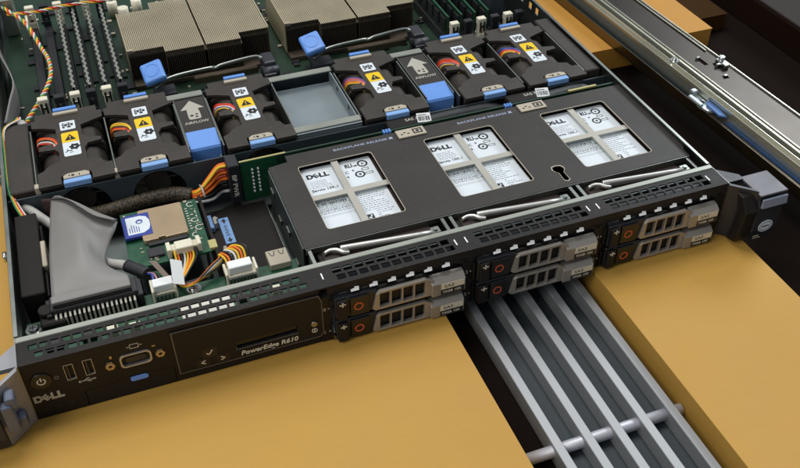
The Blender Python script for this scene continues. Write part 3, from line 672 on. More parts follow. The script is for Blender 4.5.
# what the windows show: the top label of each upper drive (local z 17 up)
for k in (0, 2, 4):
    h_ = hds[k]; z = 18.2
    MB().box(5, 74, 24, 124, 17, 17.6, .2).build('drive_lid', 'drive_brown', h_)
    def L(zz): return TOP(zz, 0, 0)
    lb = MB().shape([rrect(9, 44, 63.2 + (1.6 if k else 0), 119, 1)], L(17.65), .1).build('top_label', 'label_white', h_)
    MB().shape([rect(13, 74, 38, 84.5)], L(17.76), .03).shape([rect(13, 66, 38, 68)], L(17.76), .03).build('label_band', 'label_grey', lb)
    mb = brand(MB(), L(17.78, ), 15.2, .05).spin(Matrix.Translation((17.2 - k * .5, 107.4, 0)))
    M_ = L(17.78)
    mb.text('Savvio 15K.1', M_, 2.3, 17.4, .05, .03, x=16.6 - k * .5, y=93.4)
    fine = MB()
    for q in range(5):
        x = 18.
        while x < random.uniform(26, 34): wd = random.uniform(.5, 1.6); fine.box(x, x + wd, 97 + q * 1.7, 97.45 + q * 1.7, 17.78, 17.81); x += wd + random.uniform(.35, .8)
    for q in range(13):
        x = 14.
        while x < 36: wd = random.uniform(.5, 2.2); fine.box(x, x + wd, 69.6 + q * 1.2, 70 + q * 1.2 + (.35 if q % 4 == 2 else .0), 17.8, 17.83); x += wd + random.uniform(.3, .7)
    x = 14.
    while x < 35: wd = random.choice((.25, .25, .5, .75)); mb.box(x, x + wd, 78.3, 80.6, 17.8, 17.84); x += wd + random.choice((.3, .3, .6))
    # approval marks, upper right quarter
    mb.text('RU', M_, 3.8, 5, .05, .06, x=44.4, y=110.6).text('us', M_, 2.2, None, .05, .05, x=49.8, y=110.6)
    mb.shape([circ(56.6, 112.2, 3.6), circ(56.6, 112.2, 2.4)], M_, .05).shape([circ(56.6, 112.2, 1.3, 3)], M_, .05)
    mb.shape([circ(51.6, 101.4, 3.5), circ(51.6, 101.4, 2.3)], M_, .05).shape([circ(51.6, 101.4, 1.2, 4)], M_, .05).text('C', M_, 2.6, None, .05, .02, x=42.6, y=104.5).text('e', M_, 2.4, None, .05, .02, x=47.6, y=106)
    mb.shape([rrect(54, 104.6, 59, 107.4, 1), rrect(54.5, 105.1, 58.5, 106.9, .6)], M_, .05).shape([rrect(55.4, 100, 60.6, 102.4, .6), rrect(55.8, 100.4, 60.2, 102, .4)], M_, .05)
    mb.text('t', M_, 2.6, None, .05, .04, x=42.4, y=100)
    # lower right quarter
    mb.shape([rect(41, 55, 46, 60), rect(42.4, 56, 44.4, 57.6), rect(44, 58, 45.2, 59.4)], M_, .05)
    for q in range(13):
        x = 41. + (8 if q < 4 else 0); xe = random.uniform(50, 60)
        while x < xe: wd = random.uniform(.5, 2); fine.box(x, x + wd, 55.6 + q * 2, 56.1 + q * 2, 17.78, 17.81); x += wd + random.uniform(.35, .8)
    fine.build('fine_print', 'ink_grey', lb)
    mb.build('label_print', 'ink', lb)
# bright latch bars lying before the cover, one per column
lt = thing('drive_latch', 'bright steel latch bar before the window nearest the ribbon cable', 'latch', (-49, 28, 35.4), 'three steel latch bars before the cover')
MB().box(2, 80, -6.6, 8.8, -2, -.2, .2).build('latch_plate', 'panel', lt)
MB().tube(cr([(16, 5.2, 3), (20, 4.6, 3.2), (45, 2, 3), (73, -.6, 2.6)], 3), 1.9, 12).build('bar', 'bar_steel', lt)
MB().tube(cr([(6, 5.4, 2), (10, 6.2, 2.6), (14, 4.6, 3), (17, 1.8, 2.4), (20, 1.4, 1.8)], 4), 1.3, 8).build('hook', 'bar_steel', lt)
MB().box(72, 78, -2.6, 3.4, 0, 3.8, .5).cyl((75, .4, 3.8), (75, .4, 5), 1.5, 12).build('pivot_bracket', 'zinc', lt)
dup(lt, (39.9, 28, 35.4), 'bright steel latch bar before the middle window of the cover')
dup(lt, (128.8, 28, 35.4), 'bright steel latch bar before the window nearest the right side wall')

# ------------------------------------------------------------ left bay: boards, card reader, cables
cb = part(MB().box(-214.5, -57, 14, 52, 20.4, 22), 'control_board', 'pcb')
part(MB().box(-214, -57, 20, 20.8, 22.05, 41.8), 'board_guard', 'strip', cb) if False else None
mb = MB()
for x, y in ((-211, 46.5), (-120, 47.5)):
    mb.cyl((x, y, 22), (x, y, 22.4), 4.4, 24); mb.cyl((x, y, 22.4), (x, y, 24), 3.1, 20, 2.6)
sc_ = part(mb, 'board_screw', 'steel', cb)
mb = MB()
for x, y in ((-211, 46.5), (-120, 47.5)):
    mb.box(x - 2, x + 2, y - .35, y + .35, 24, 24.1); mb.box(x - .35, x + .35, y - 2, y + 2, 24, 24.1)
part(mb, 'screw_slot', 'ink', cb)
part(MB().box(-131, -101, 21, 37, 22.1, 26, .4), 'hole_backing', 'backing_pale', cb)  # pale block added below the vent strip so its holes look bright
part(MB().box(-205, -196, 24, 33, 22.1, 25, .3).box(-186, -178, 26, 32, 22.1, 24.5, .3).box(-98, -92, 26, 34, 22.1, 24, .3).box(-88, -80, 30, 38, 22.1, 23.4, .2), 'board_chip', 'chip', cb)
part(MB().box(-172, -166, 25, 31, 22.1, 27, .3).box(-160, -154, 25, 29, 22.1, 26, .3).box(-78, -72, 24, 30, 22.1, 26, .3), 'connector_block', 'cream', cb)
def header(x0, x1, y0, y1, z1, npin):
    h_ = part(MB().box(x0, x1, y0, y1, 22.1, z1 - 3, .4).box(x0, x0 + 1.6, y0 - .6, y1 + .6, 22.1, z1, .4).box(x1 - 1.6, x1, y0 - .6, y1 + .6, 22.1, z1, .4), 'wire_header', 'cream', cb)
    mb = MB(); st = (x1 - x0 - 3) / npin
    for k in range(npin): mb.box(x0 + 2 + k * st, x0 + 2 + k * st + st * .45, y0 - 1.4, y0 - .1, 22.4, z1 - 3.6)
    part(mb, 'header_pin', 'zinc_dark', cb)
    return h_
header(-144, -129.5, 44, 54, 31, 5); header(-101, -81.5, 43, 52.5, 31, 8)
part(MB().box(-73.6, -60.6, 46, 59.5, 22.1, 26.6, .3), 'inner_usb_socket', 'beige', cb)
mb = MB()
for x in (-70.8, -65): stroke(mb, [(x - 1, 58.2), (x, 54.2), (x + 1.4, 54.2), (x + 2.4, 58.2)], .45, TOP(26.6), .1)
part(mb, 'socket_slot', 'ink', cb)
ec = part(MB().box(-199.5, -151, 45.5, 57.5, 22.1, 33.5, .6).box(-202, -198.5, 44.5, 58.5, 22.1, 31, .5).box(-152, -148.5, 44.5, 58.5, 22.1, 31, .5), 'ribbon_socket', 'chip', cb)
mb = MB()
for k in range(18): mb.box(-197.6 + k * 2.55, -196.5 + k * 2.55, 41.2, 45.4, 22.3, 30.5)
part(mb, 'socket_pin', 'print_grey', cb)
part(MB().box(-196, -154, 46.5, 55, 33.55, 34.6, .3), 'socket_cap', 'panel', cb)
# black upright bracket and knob by the left wall
br = part(MB().box(-213.5, -200.5, 60, 136, 3, 36, .6).box(-199.8, -198.8, 62, 128, 3, 31).box(-196.6, -195.8, 64, 104, 3, 24), 'side_bracket', 'panel')
part(MB().box(-200.4, -197.4, 84, 108, 24, 35, .5), 'bracket_clip', 'beige', br)
part(MB().box(-206, -192, 40, 58, 22.1, 29, 1).cyl((-202, 50, 29), (-202, 50, 32), 4.5, 20, 4), 'board_standoff', 'panel', br)
# floor plate with blue label
pl = part(MB().box(-99, -57.6, 54, 134, 5.8, 6.8, .2), 'floor_plate', 'panel')
part(MB().box(-57.5, -56.8, 54, 134, 1.3, 8), 'plate_edge', 'zinc', pl)
part(MB().shape([rect(-91.4, 97.5, -84.8, 124.5)], TOP(6.85), .15), 'plate_label', 'blue_light', pl)
mb = MB().shape([[(-88.1, 123.6), (-90, 120.6), (-88.7, 120.6), (-88.7, 118.6), (-87.5, 118.6), (-87.5, 120.6), (-86.2, 120.6)]], TOP(7), .08).shape([[(-88.1, 98.4), (-90, 101.4), (-88.7, 101.4), (-88.7, 103.4), (-87.5, 103.4), (-87.5, 101.4), (-86.2, 101.4)]], TOP(7), .08)
for q in range(8): mb.box(-89.6 + (q % 2) * .6, -86.8 - (q % 3) * .4, 105.4 + q * 1.5, 106 + q * 1.5, 7, 7.06)
part(mb, 'label_print', 'ink', pl)
part(MB().box(-99.4, -95.4, 112, 126, 6.9, 11, .5), 'plate_latch', 'blue_light', pl)
part(MB().shape([[(-95, 114), (-92.6, 115), (-93.4, 118), (-91.6, 120), (-93.4, 122.5), (-95, 121)]], TOP(7), 5, .3).shape([[(-95, 80), (-89.6, 82), (-90.4, 85.6), (-92.4, 86), (-92.6, 89.6), (-94.4, 89.6), (-95.4, 85)]], TOP(7), 6, .3), 'cable_hook', 'print_grey', pl)
part(MB().box(-101.6, -99.6, 58, 130, 1.3, 26, .3), 'divider_wall', 'panel')

# card reader board
cr_ = thing('card_reader', 'green reader board with a tan metal card slot above the left bay', 'circuit board', (-128, 98, 2))
def q(mb): return mb.spin(Matrix.Translation((128, -98, -2)))
q(MB().box(-152, -103.5, 72, 126.5, 25, 26.6, .15)).build('board', 'pcb', cr_)
q(MB().box(-104.4, -99.4, 74, 82, 24.6, 27.2, .3)).build('board_tab', 'pcb_edge', cr_)
q(MB().box(-150, -148, 76, 78, 1.0, 24.9).box(-107, -105, 76, 78, 1.0, 24.9).box(-150, -148, 118, 120, 1.0, 24.9).box(-107, -105, 118, 120, 1.0, 24.9)).build('standoff', 'zinc', cr_)
q(MB().shape([[(-141.5, 92.5), (-140.2, 91.4), (-132, 91.4), (-132, 92.6), (-128, 92.6), (-128, 91.4), (-114.4, 91.4), (-113.6, 92.4), (-113.4, 122), (-114.4, 122.6), (-140, 122.6), (-141, 121.6)]], TOP(26.7), 3.2, .3)).build('card_slot', 'tan', cr_)
q(MB().box(-139, -115, 88, 91, 26.7, 28.4, .2)).build('slot_mouth', 'chip', cr_)
q(MB().box(-140.5, -131, 77.5, 85.5, 26.7, 28.4, .2)).build('chip', 'chip', cr_)
q(MB().box(-129, -109.4, 75, 81, 26.7, 31.4, .4).box(-129.6, -127, 73.4, 81.6, 26.7, 33.4, .4).box(-111.4, -108.8, 73.4, 81.6, 26.7, 33.4, .4).box(-124.5, -114, 72.4, 80, 29, 34, .4)).build('wire_header', 'cream', cr_)
mb = MB()
random.seed(3)
for k in range(90):
    x, y = random.uniform(-150.5, -105), random.uniform(73, 126)
    if -143 < x < -112 and y > 86: continue
    if -130 < x < -108 and y < 82: continue
    mb.box(x, x + random.uniform(.6, 1.8), y, y + random.uniform(.5, 1.1), 26.65, 27.2)
q(mb).build('surface_component', 'beige', cr_)
mb = MB()
for x, y, r_ in ((-107.6, 121.8, 2.2), (-108, 105, 1.9), (-106.4, 97, 2.2), (-110, 91, 1.8)):
    P = [(x + r_ * math.cos(a), y + r_ * math.sin(a)) for a in [math.radians(50 + 260 * k / 14) for k in range(15)]]
    stroke(mb, P, .55, TOP(26.62), .06)
for k in range(9): mb.box(-112, -110.4, 97 + k * 2.6, 97.7 + k * 2.6, 26.62, 26.7)
for k in range(6): mb.box(-106.4 + (k % 2) * .6, -105.6, 103 + k * 2.4, 104.6 + k * 2.4, 26.62, 26.68)
q(mb).build('board_print', 'print_white', cr_)
# the card in it
sd = thing('memory_card', 'blue memory card with white label sticking out of the tan slot', 'memory card', (-144.6, 108, 28.2))
MB().shape([[(-7, -11), (10, -11), (10, 11), (-5, 11), (-7, 9)]], TOP(0), 2.1, .25).build('card_body', 'sd_blue', sd)
MB().shape([[(-4.6, -8.6), (5, -8.6), (8.6, -6), (9.6, -2), (9.6, 3), (8, 7), (4.4, 8.6), (-4.6, 8.6)]], TOP(2.12), .1).build('card_label', 'label_white', sd)
mb = MB().shape([circ(3.4, 2.8, 2.2, 14), circ(3.4, 2.8, 1.4, 12)], TOP(2.23), .05).shape([rect(2, 3.4, 5.2, 4.6)], TOP(2.24), .05)
for k in range(5): mb.box(-3.4 + k * 1.4, -2.9 + k * 1.4, -7, -2 + (k * 3) % 4, 2.22, 2.26)
MB_ = mb; MB_.build('card_print', 'sd_blue', sd)

# grey ribbon cable
rb = thing('ribbon_cable', 'folded flat grey ribbon cable rising from the black socket', 'cable', (-175, 90, 22))
def rq(mb): return mb.spin(Matrix.Translation((175, -90, -22)))
G = [[(-197.5, 52.5, 34.8), (-186, 52.5, 34.8), (-175, 52.5, 34.8), (-164, 52.5, 34.8), (-154.5, 52.5, 34.8)],
     [(-197, 58, 36.6), (-186, 58, 37), (-175, 58, 37), (-164, 58, 36.5), (-155, 58.5, 35.6)],
     [(-196.2, 70, 38), (-186, 70, 40), (-175, 69, 40.5), (-167, 68, 37), (-160.5, 67, 33)],
     [(-195.4, 86, 38), (-186, 86, 41), (-176, 85, 43), (-170, 82, 37), (-165.5, 79, 30.5)],
     [(-194.2, 104, 37), (-186, 103, 40.5), (-176, 100, 43.2), (-168, 96, 39), (-161, 92, 34)],
     [(-192.6, 124, 36), (-185, 121, 40), (-175.5, 114, 42), (-165, 105, 41), (-156, 98.5, 38)],
     [(-190.5, 146, 35), (-183, 139, 38), (-174, 128, 39), (-163, 114, 39.4), (-153.6, 105, 38.6)]]
rq(MB().sheet(G, .7, 5)).build('flat_cable', 'ribbon', rb)
G = [[(-190.6, 146.6, 35.4), (-183, 139.6, 38.8), (-174, 128.6, 40), (-163, 114.6, 40.6), (-153.4, 105.6, 39.8)],
     [(-187.6, 143.6, 39.4), (-181.6, 135.4, 42.6), (-173.4, 124, 44.4), (-164, 110.6, 44.8), (-154.2, 102.6, 42.6)],
     [(-184.4, 142.6, 39.6), (-178.4, 130, 43.6), (-173, 118, 46.2), (-165.6, 106.2, 46.4), (-155.6, 100.6, 44)]]
rq(MB().sheet(G, .5, 5)).build('folded_flap', 'ribbon', rb)
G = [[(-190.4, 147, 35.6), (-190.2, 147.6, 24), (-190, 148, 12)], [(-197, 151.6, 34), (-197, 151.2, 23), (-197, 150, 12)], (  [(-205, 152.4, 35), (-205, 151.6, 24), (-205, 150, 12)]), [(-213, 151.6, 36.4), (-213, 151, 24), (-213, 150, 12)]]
rq(MB().sheet(G, .7, 4)).build('cable_return', 'ribbon_shaded', rb)  # same grey cable, with its shade put into the maroon colour
rq(MB().box(-197.8, -154.2, 47.5, 53.4, 34.7, 37.2, .4)).build('cable_plug', 'ribbon', rb)

# round grey cable that dives under the ribbon and ends in the first header
gc = thing('sensor_cable', 'round pale grey cable passing under the ribbon into a white plug', 'cable', (-150, 80, 22))
def gq(mb): return mb.spin(Matrix.Translation((150, -80, -22)))
gq(MB().tube(cr([(-213, 170, 30), (-211.5, 158, 30), (-203, 146, 29), (-192, 131, 25), (-178, 108, 24), (-166, 86, 25.5), (-157, 78, 27), (-153, 74, 28)], 6), 3.1, 12)).build('cable_jacket', 'grey_wire', gc)
gq(MB().tube(cr([(-154, 75, 28), (-149, 69, 28.5), (-143.6, 62.4, 29)], 4), 3.8, 12)).build('heat_shrink', 'sleeve', gc)
for i, c in enumerate(('w_blue', 'pink_wire', 'w_black', 'w_green', 'w_brown')):
    gq(MB().tube(cr([(-144.6 + i * .6, 63.4 - .2 * i, 29.6 - abs(i - 2) * .5), (-141.6 + i * 1.1, 58.4, 31.5), (-141.4 + i * 2, 54, 31.6), (-141.2 + i * 2.2, 49.6, 30)], 4), .75, 6)).build('wire', c, gc)
gq(MB().box(-142.6, -131, 45, 52, 28.2, 33.2, .4)).build('plug', 'white', gc)

# control cable between the reader and the second header
wc = thing('control_cable', 'yellow, orange and black wires joining the reader board to the front board', 'cable', (-105, 60, 22))
def wq(mb): return mb.spin(Matrix.Translation((105, -60, -22)))
cols = ('w_yellow', 'w_orange', 'w_black', 'w_white', 'w_yellow', 'w_orange', 'w_yellow', 'w_black')
for i, c in enumerate(cols):
    x1 = -98 + i * 1.9; h = 2.2 * math.sin(i * .9)
    wq(MB().tube(cr([(x1, 50.5, 29), (x1 - .4, 55 + .5 * i, 32.4 + .5 * i), (x1 - 3 - .6 * i, 60 + .5 * i, 32.5 + .3 * i), (-101.5 + .5 * i, 59 - .2 * i, 30.5 + .4 * h), (-108 + .4 * i, 54.5 - .35 * i, 29.4 + .5 * h), (-117 + .3 * i, 47.4 + .3 * i, 27.6 + .3 * h), (-124, 45.6 + .5 * i, 27 + .3 * h),
                     (-128 + .5 * i, 52 + .3 * i, 25), (-126 + .8 * i, 61, 24.4), (-125.5 + 1.7 * i, 69, 27.5), (-125.4 + 1.8 * i, 74.6, 30.6)], 5), .72, 6)).build('wire', c, wc)
wq(MB().box(-98.5, -84.4, 44.6, 51.6, 28.2, 33.4, .4)).build('plug', 'white', wc)
wq(MB().shape([[(0, 0), (0, 15), (-7, 16.4), (-7, 1)]], Matrix(((.9, .1, .4, -125), (.1, .85, -.5, 44), (-.35, .5, .8, 30), (0, 0, 0, 1))), .5, .05)).build('cable_flag', 'white', wc)
wq(MB().shape([[(0, 0), (2.6, 1), (-5, 19), (-9, 20)]], Matrix(((1, 0, .1, -132.4), (0, .9, -.4, 47), (0, .3, .9, 30), (0, 0, 0, 1))), .6, .05)).build('cable_tape', 'w_brown', wc)

# braided loom with the power wires
lo = thing('braided_cable', 'brown braided cable loom crossing behind the reader board', 'cable', (-140, 150, 2))
def lq(mb): return mb.spin(Matrix.Translation((140, -150, -2)))
P = cr([(-213, 166, 10), (-190, 158, 11), (-166, 146, 17), (-150, 144.5, 19), (-130, 147, 19), (-114, 146, 19), (-103, 140, 19)], 6)
lq(MB().tube(P, 5.0, 16)).build('braided_sleeve', 'mesh_sleeve', lo)
pc = thing('power_cable', 'orange, yellow and black power wires fanning into the black plug', 'cable', (-90, 140, 2))
def pq(mb): return mb.spin(Matrix.Translation((90, -140, -2)))
for i, c in enumerate(('w_yellow', 'w_orange', 'w_orange', 'w_red', 'w_orange', 'w_red', 'w_black', 'w_black', 'w_white', 'w_black')):
    k, j = i // 2, i % 2
    pq(MB().tube(cr([(-106, 141 - .7 * k, 20 - .9 * k + 1.4 * j), (-99, 137 - .9 * k + j, 24 - 1.6 * k), (-91, 139 - k + 2 * j, 30 - 3.4 * k), (-84, 141.5 + 2.2 * j, 35.5 - 5 * k), (-78.4, 141 + 2.6 * j, 36.5 - 5.2 * k)], 5), 1.15, 7)).build('wire', c, pc)
pq(MB().tube([(-96.5, 129, 24), (-97, 136, 27.4), (-97.4, 143, 24)], .7, 6)).build('cable_tie', 'grey_wire', pc)
# black looms right of the first data plug
for nm, lb, P in (('data_cable', 'thick black sleeved cable running from the SAS A plug behind the cover', [(66, 145, 33), (78, 147, 32), (100, 149, 31), (118, 149, 30), (134, 150, 24)]),
                  ('data_cable', 'thick black sleeved cable leaving the SAS B plug towards the right wall', [(160, 143, 33), (175, 146, 32), (195, 149, 30), (211, 148, 22)]),
                  ):
    t = thing(nm, lb, 'cable', P[0])
    o0 = Vector(P[0])
    MB().tube(cr([Vector(p) - o0 for p in P], 6), 5.6, 14).build('cable_jacket', 'sleeve', t)
    MB().tube(cr([Vector(p) - o0 + Vector((2, 7.5, -4)) for p in P], 6), 4.6, 14).build('second_jacket', 'sleeve', t)

# ------------------------------------------------------------ motherboard behind the fans
mo = part(MB().box(-214, 214, 243, 640, 4.4, 6), 'motherboard', 'pcb_dark')
mb = MB(); random.seed(11)
for k in range(170):
    x, y = random.uniform(-212, 212), random.uniform(245, 470)
    mb.box(x, x + random.uniform(1, 4), y, y + random.uniform(1, 4), 6, 6.6 + random.random() * 2)
part(mb, 'board_components', 'beige', mo)['kind'] = 'stuff'
mb = MB()
for k in range(150):
    x, y = random.uniform(-212, 212), random.uniform(245, 470); a = random.uniform(3, 9)
    mb.box(x, x + a, y, y + a, 6, 7.6)
part(mb, 'board_chip', 'chip', mo)['kind'] = 'stuff'
def slot(x, white):
    s0 = part(MB().box(x - 3.2, x + 3.2, 280, 428, 6, 15, .4), 'memory_slot', 'chip', mo)
    for y0, y1 in ((272, 280), (428, 436)):
        mb = MB().box(x - 3.2, x + 3.2, y0, y1, 6, 20, .4).box(x - 3.7, x + 3.7, y0 + .6, y1 - 1.8, 28, 34, .5).box(x - 3.2, x - 1.2, y0 + .6, y1 - 1.8, 19, 28.2, .3).box(x + 1.2, x + 3.2, y0 + .6, y1 - 1.8, 19, 28.2, .3).box(x - 1.4, x + 1.4, y0 + 1.6, y1 - 1.8, 22, 25, .2)
        la = part(mb, 'slot_latch', 'cream' if white else 'chip', s0)
        if white and y0 < 300: part(MB().box(x - 2.4, x - 1, y0 + .3, y0 + .58, 22, 31).box(x + 1, x + 2.4, y0 + .3, y0 + .58, 22, 31).box(x - 1, x + 1, y0 + .3, y0 + .58, 26, 27.4), 'latch_slot', 'void', la)
for i in range(6): slot(-187 + 11.6 * i, i % 2 == 0); slot(145.5 + 12.4 * i - (2 if i == 5 else 0), i % 2 == 0)
# memory modules
def module(x, label, name, edge, top):
    t = thing(name, label, 'memory module', (x, 354, 14.8), 'memory modules standing in slots')
    MB().box(-.65, .65, -66, 66, .2, top).build('module_board', 'pcb_dark' if edge == 'g' else 'chip', t)
    mb = MB()
    if edge == 't':
        for k in range(33): mb.box(-1.5 if k % 2 else -.6, .7 if k % 2 else 1.5, -66 + k * 4, -62.6 + k * 4, top - 2.2, top + .2)
        mb.box(-.5, .5, -66, 66, top - .8, top + .3)
        mb.build('toothed_edge', 'blank_grey', t)
    else:
        mb.box(-.75, .75, -66, 66, top + .05, top + .4).build('module_edge', 'pcb', t)
        mb = MB()
        for k in range(9): mb.box(-2, -.7, -62 + k * 14, -52 + k * 14, 3.4, top - 3, .2)
        mb.build('memory_chip', 'chip', t)
    return t
left_labels = ['pale toothed memory blank, leftmost of the four by the twisted wires', 'pale toothed memory blank, second from the twisted wires', 'pale toothed memory blank, second from the first heat sink', 'pale toothed memory blank nearest the first heat sink']
for i, lb in enumerate(left_labels): module(-163.8 + 11.6 * i, lb, 'memory_blank', 't', 16)
right_labels = ['green memory module nearest the second heat sink', 'green memory module, second from the second heat sink', 'green memory module, third from the second heat sink', 'green memory module nearest the right rear corner']
for i, lb in enumerate(right_labels): module(145.5 + 12.4 * i, lb, 'memory_module', 'g', 17.5)

# heat sinks
def heatsink(x, label):
    t = thing('heat_sink', label, 'heat sink', (x, 350, 6.2), 'finned heat sinks behind the fans')
    MB().box(-57, 57, -42, 48, 0, 4, .4).build('sink_base', 'fin_shaded', t)
    mb = MB(); tp = MB(); n = 77
    for k in range(n):
        fx = -57 + 114 * k / (n - 1)
        y0 = -32 if fx < -29 else (-41 if fx < 33 else -31)
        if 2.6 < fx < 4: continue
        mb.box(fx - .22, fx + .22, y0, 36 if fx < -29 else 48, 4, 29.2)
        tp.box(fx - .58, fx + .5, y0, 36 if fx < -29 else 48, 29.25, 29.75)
    fi = mb.build('fin', 'fin_shaded', t); tp.build('fin_top', 'fin', fi)  # fins darker than their tops: light from above put into the colours
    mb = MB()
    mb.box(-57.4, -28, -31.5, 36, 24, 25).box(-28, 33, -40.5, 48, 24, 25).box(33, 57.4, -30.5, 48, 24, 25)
    mb.build('fin_bridge', 'fin_shaded', t)
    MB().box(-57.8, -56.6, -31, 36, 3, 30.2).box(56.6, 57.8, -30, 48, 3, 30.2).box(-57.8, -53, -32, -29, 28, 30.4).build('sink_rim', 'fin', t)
    # retaining lever along the front
    lv = MB().tube(cr([(-44, -65, 12), (-30, -62, 18), (0, -59.5, 18.6), (6, -62, 19.4), (12, -61, 20.4), (38, -57, 20), (44, -59, 18)], 5), 1.5, 8).build('clip_lever', 'zinc', t)
    tb = MB().box(-8.6, 8.6, -11, 11, -3, 3, 2.2, 3); tb.shape([circ(0, 0, 5.8, 28, 7), circ(0, 0, 5.2, 28, 6.4)], TOP(3), .3)
    tb.spin(Matrix.Translation((-42.5, -59, 23)) @ Matrix.Rotation(math.radians(-14), 4, 'Y') @ Matrix.Rotation(math.radians(12), 4, 'X'))
    tb.build('release_tab', 'blue', lv)
    MB().box(-12, 40, -60, -55, 6, 12, .6).build('clip_bar', 'bronze', t)
    MB().box(40, 51, -82, -66, 0, 16, 1.5, 2).box(43, 53, -70, -52, 6, 20, 2, 2).cyl((40, -76, 15), (53, -76, 15), 4.5, 16).build('hinge_block', 'ear', t)
    MB().box(-45, -28, -70, -56, 0, 9, .6).build('clip_foot', 'ear', t)
    return t
heatsink(-61, 'finned tan heat sink nearer the left, behind fans 2 and 3')
heatsink(68, 'finned tan heat sink nearer the right, behind fan 4')

part(MB().box(192, 206, 304, 330, 6, 34, .8), 'riser_block', 'tray_wall', mo)
part(MB().box(-211, -200, 438, 470, 6, 40, .6), 'rear_bracket', 'lip', mo)
part(MB().box(-193, -184, 430, 446, 6, 20, .6), 'board_socket', 'cream', mo)
# capacitors between the sinks and the rear
mb = MB()
for x, y in ((-110, 430), (-97, 442), (-118, 446), (-60, 440), (20, 440), (60, 445)): mb.cyl((x, y, 6), (x, y, 20), 4.6, 18)
part(mb, 'capacitor', 'cream', mo)

# twisted fan harness on the left
tw = thing('twisted_wire', 'twisted red, yellow, green and white wires over the memory slots', 'cable', (-185, 340, 6))
path = cr([(-216, 470, 34), (-209, 441, 34), (-192, 405, 33), (-182, 357, 32), (-178, 334, 32), (-179, 309, 31), (-188, 282, 30), (-200, 262, 26), (-210, 246, 22)], 16)
def helix(path, n, rad, turns, ph):
    out = []
    for i, p in enumerate(path):
        t = (path[min(i + 1, len(path) - 1)] - path[max(i - 1, 0)]).normalized(); a = t.orthogonal().normalized(); b = t.cross(a)
        th = turns * 2 * math.pi * i / len(path) + ph
        out.append(p + rad * (math.cos(th) * a + math.sin(th) * b))
    return out
for i, c in enumerate(('w_red', 'w_yellow', 'w_green', 'w_white')):
    MB().tube(helix(path, 4, 1.05, 22, i * math.pi / 2), .8, 6).spin(Matrix.Translation((185, -340, -6))).build('wire', c, tw)
tw2 = thing('twisted_wire', 'thin twisted red and yellow wires crossing the back of the memory slots', 'cable', (-160, 416, 6))
path = cr([(-205, 425, 33), (-182, 417, 35), (-157, 419, 35.5), (-119, 418, 35), (-96, 424, 33)], 16)
for i, c in enumerate(('w_red', 'w_yellow', 'w_white')):
    MB().tube(helix(path, 3, .9, 8, i * 2.1), .7, 6).spin(Matrix.Translation((160, -416, -6))).build('wire', c, tw2)
sk = thing('flat_cable', 'grey flat cable standing along the left wall behind the fans', 'cable', (-212, 310, 6))
G = [[(-216, 380, 34), (-214.5, 380, 20), (-213, 380, 8)], [(-213, 350, 36), (-211, 350, 22), (-210, 350, 8)], [(-206, 312, 33), (-206, 312, 20), (-207, 312, 8)], [(-210, 284, 32), (-211, 284, 20), (-212, 284, 8)], [(-215, 258, 30), (-214, 258, 20), (-213, 258, 8)]]
MB().sheet(G, .9, 4).spin(Matrix.Translation((212, -310, -6))).build('cable_sheet', 'ribbon', sk)
wl = thing('wall_cable', 'grey cable with a dark collar beside the left end block', 'cable', (-205, 262, 6))
MB().tube(cr([(-214, 275, 14), (-207, 262, 24), (-203, 250, 30), (-206, 240, 26)], 6), 3, 10).spin(Matrix.Translation((205, -262, -6))).build('cable_jacket', 'grey_wire', wl)
MB().tube(cr([(-209.6, 268, 20), (-206.6, 261, 24.8), (-204.2, 254.6, 28.2)], 4), 4, 12).spin(Matrix.Translation((205, -262, -6))).build('collar', 'sleeve', wl)
# thin wires running down the left wall
ww = thing('fan_wire', 'thin coloured wires running along the left wall past the end block', 'cable', (-214, 180, 20))
for i, c in enumerate(('w_green', 'w_yellow', 'w_red', 'w_white')):
    MB().tube(cr([(-205 + i * .8, 243, 40.8), (-206 + i, 238, 42), (-214.6 + i * .4, 230, 41), (-215 + i * .2, 200, 41.2 - i), (-214.8 + i * .3, 165, 40.6 - i), (-212.4 + i, 146, 38 - i), (-209 + i, 136, 33)], 5), .55, 6).spin(Matrix.Translation((214, -180, -20))).build('wire', c, ww)

# ------------------------------------------------------------ slide rail lying right of the server
rl = thing('slide_rail', 'long steel rack slide rail lying on the boxes right of the server', 'rail', (312, 200, 0))
Rz = math.radians(2.6)
def rp(mb, name, mt, parent=None): return mb.build(name, mt, rl if parent is None else parent)
Y0, Y1 = -330, 620
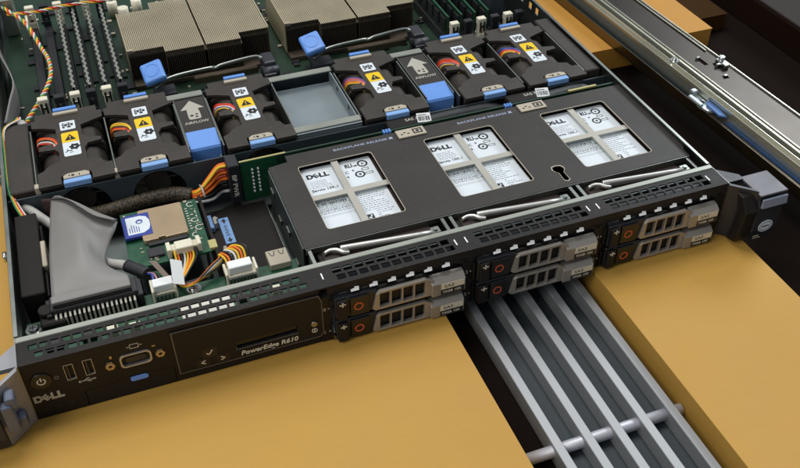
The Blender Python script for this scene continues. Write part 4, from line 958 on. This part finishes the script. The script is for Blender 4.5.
# x is measured from 312: inner slide on the left, outer web on the right
rp(MB().box(-27, -18.6, Y0 + 40, Y1, .1, 1.2).box(-27, -26, Y0 + 40, Y1, 1.25, 9.4, .25), 'inner_slide', 'rail_steel')
rp(MB().box(-24.2, -20, -60, Y1 - 30, 3, 7.4, .5), 'slide_strip', 'rail_dark')
for x0, x1, zt, mt_ in ((-18.5, -16.4, 17, 'rail_bright'), (-16.2, -15.2, 19.4, 'rail_bright'), (-10.6, -8.6, 19.6, 'rail_bright'), (-8.2, -7.2, 17.6, 'rail_steel'), (-6.8, -5.6, 19.8, 'rail_bright')):
    rp(MB().box(x0, x1, Y0, Y1, 1.3, zt, .4), 'ball_track', mt_)
rp(MB().box(-24.4, -22, Y0 + 40, -96, 3, 7.5, .4), 'slide_strip', 'rail_bright')
rp(MB().box(-21.8, -18.8, Y0 + 40, -100, 3, 9, .4), 'slide_strip', 'rail_blue')
rp(MB().box(-15.1, -10.7, Y0, Y1, 1.3, 13), 'track_groove', 'rail_dark')
rp(MB().holed(-5.4, 22.2, Y0, Y1, [(4.6, -38, 8.6, -27), (12, -46, 17, -38), (6.6, -61.6, 11, -57)], TOP(17.6), 1.2), 'web_plate', 'rail_web')
rp(MB().box(22.4, 23.6, Y0, Y1, 9, 20.2, .3).box(19, 20.2, -20, Y1, 18.9, 20.2, .35), 'web_lip', 'rail_bright')
for a in ((15, 19.6, -50, -37, 18.9, 22.4, .6), (11, 15.4, -45, -42.6, 17, 21.6, .4), (7.4, 10.4, -60, -58, 17, 20.6, .4), (4, 7.2, -29, -26.4, 17, 21, .4)): rp(MB().box(*a), 'stop_tab', 'steel')
rp(MB().cyl((19, -40, 20), (19, -40, 25), 2.4, 12), 'stop_knob', 'steel')
D_ = Matrix.Translation((-3, -14, 0))
cl = rp(MB().shape([[(-26, -62), (-22, -50), (-16.6, -46), (-16.6, -68), (-18, -74), (-24, -72)], circ(-20.4, -59, 2.6, 16)], TOP(9.6), 2.2, .4).spin(D_), 'release_clip', 'clip_steel')
rp(MB().box(-27.5, -23.6, -66, -50, 11.9, 14.6, .8).spin(D_), 'clip_ear', 'clip_steel', cl); rp(MB().box(-22, -17, -50, -45, 9.4, 16, .8).spin(D_), 'clip_ear', 'clip_steel', cl)
rp(MB().shape([[(-21, -66), (-16.4, -60), (-16.4, -76), (-18, -86), (-22, -82)]], TOP(11.9), 1.8, .4).spin(D_), 'clip_pad', 'blue_rail', cl)
rp(MB().cyl((-13, -22, 13.2), (-13, -22, 20), 3.6, 20).cyl((-13, -22, 20), (-13, -22, 21.6), 2, 14), 'roller', 'steel')
rp(MB().tube([(-24.6, Y0 + 60, 8), (-24.6, -76, 8)], 1.2, 8), 'guide_rod', 'bronze')
rl.rotation_euler = (0, 0, Rz)
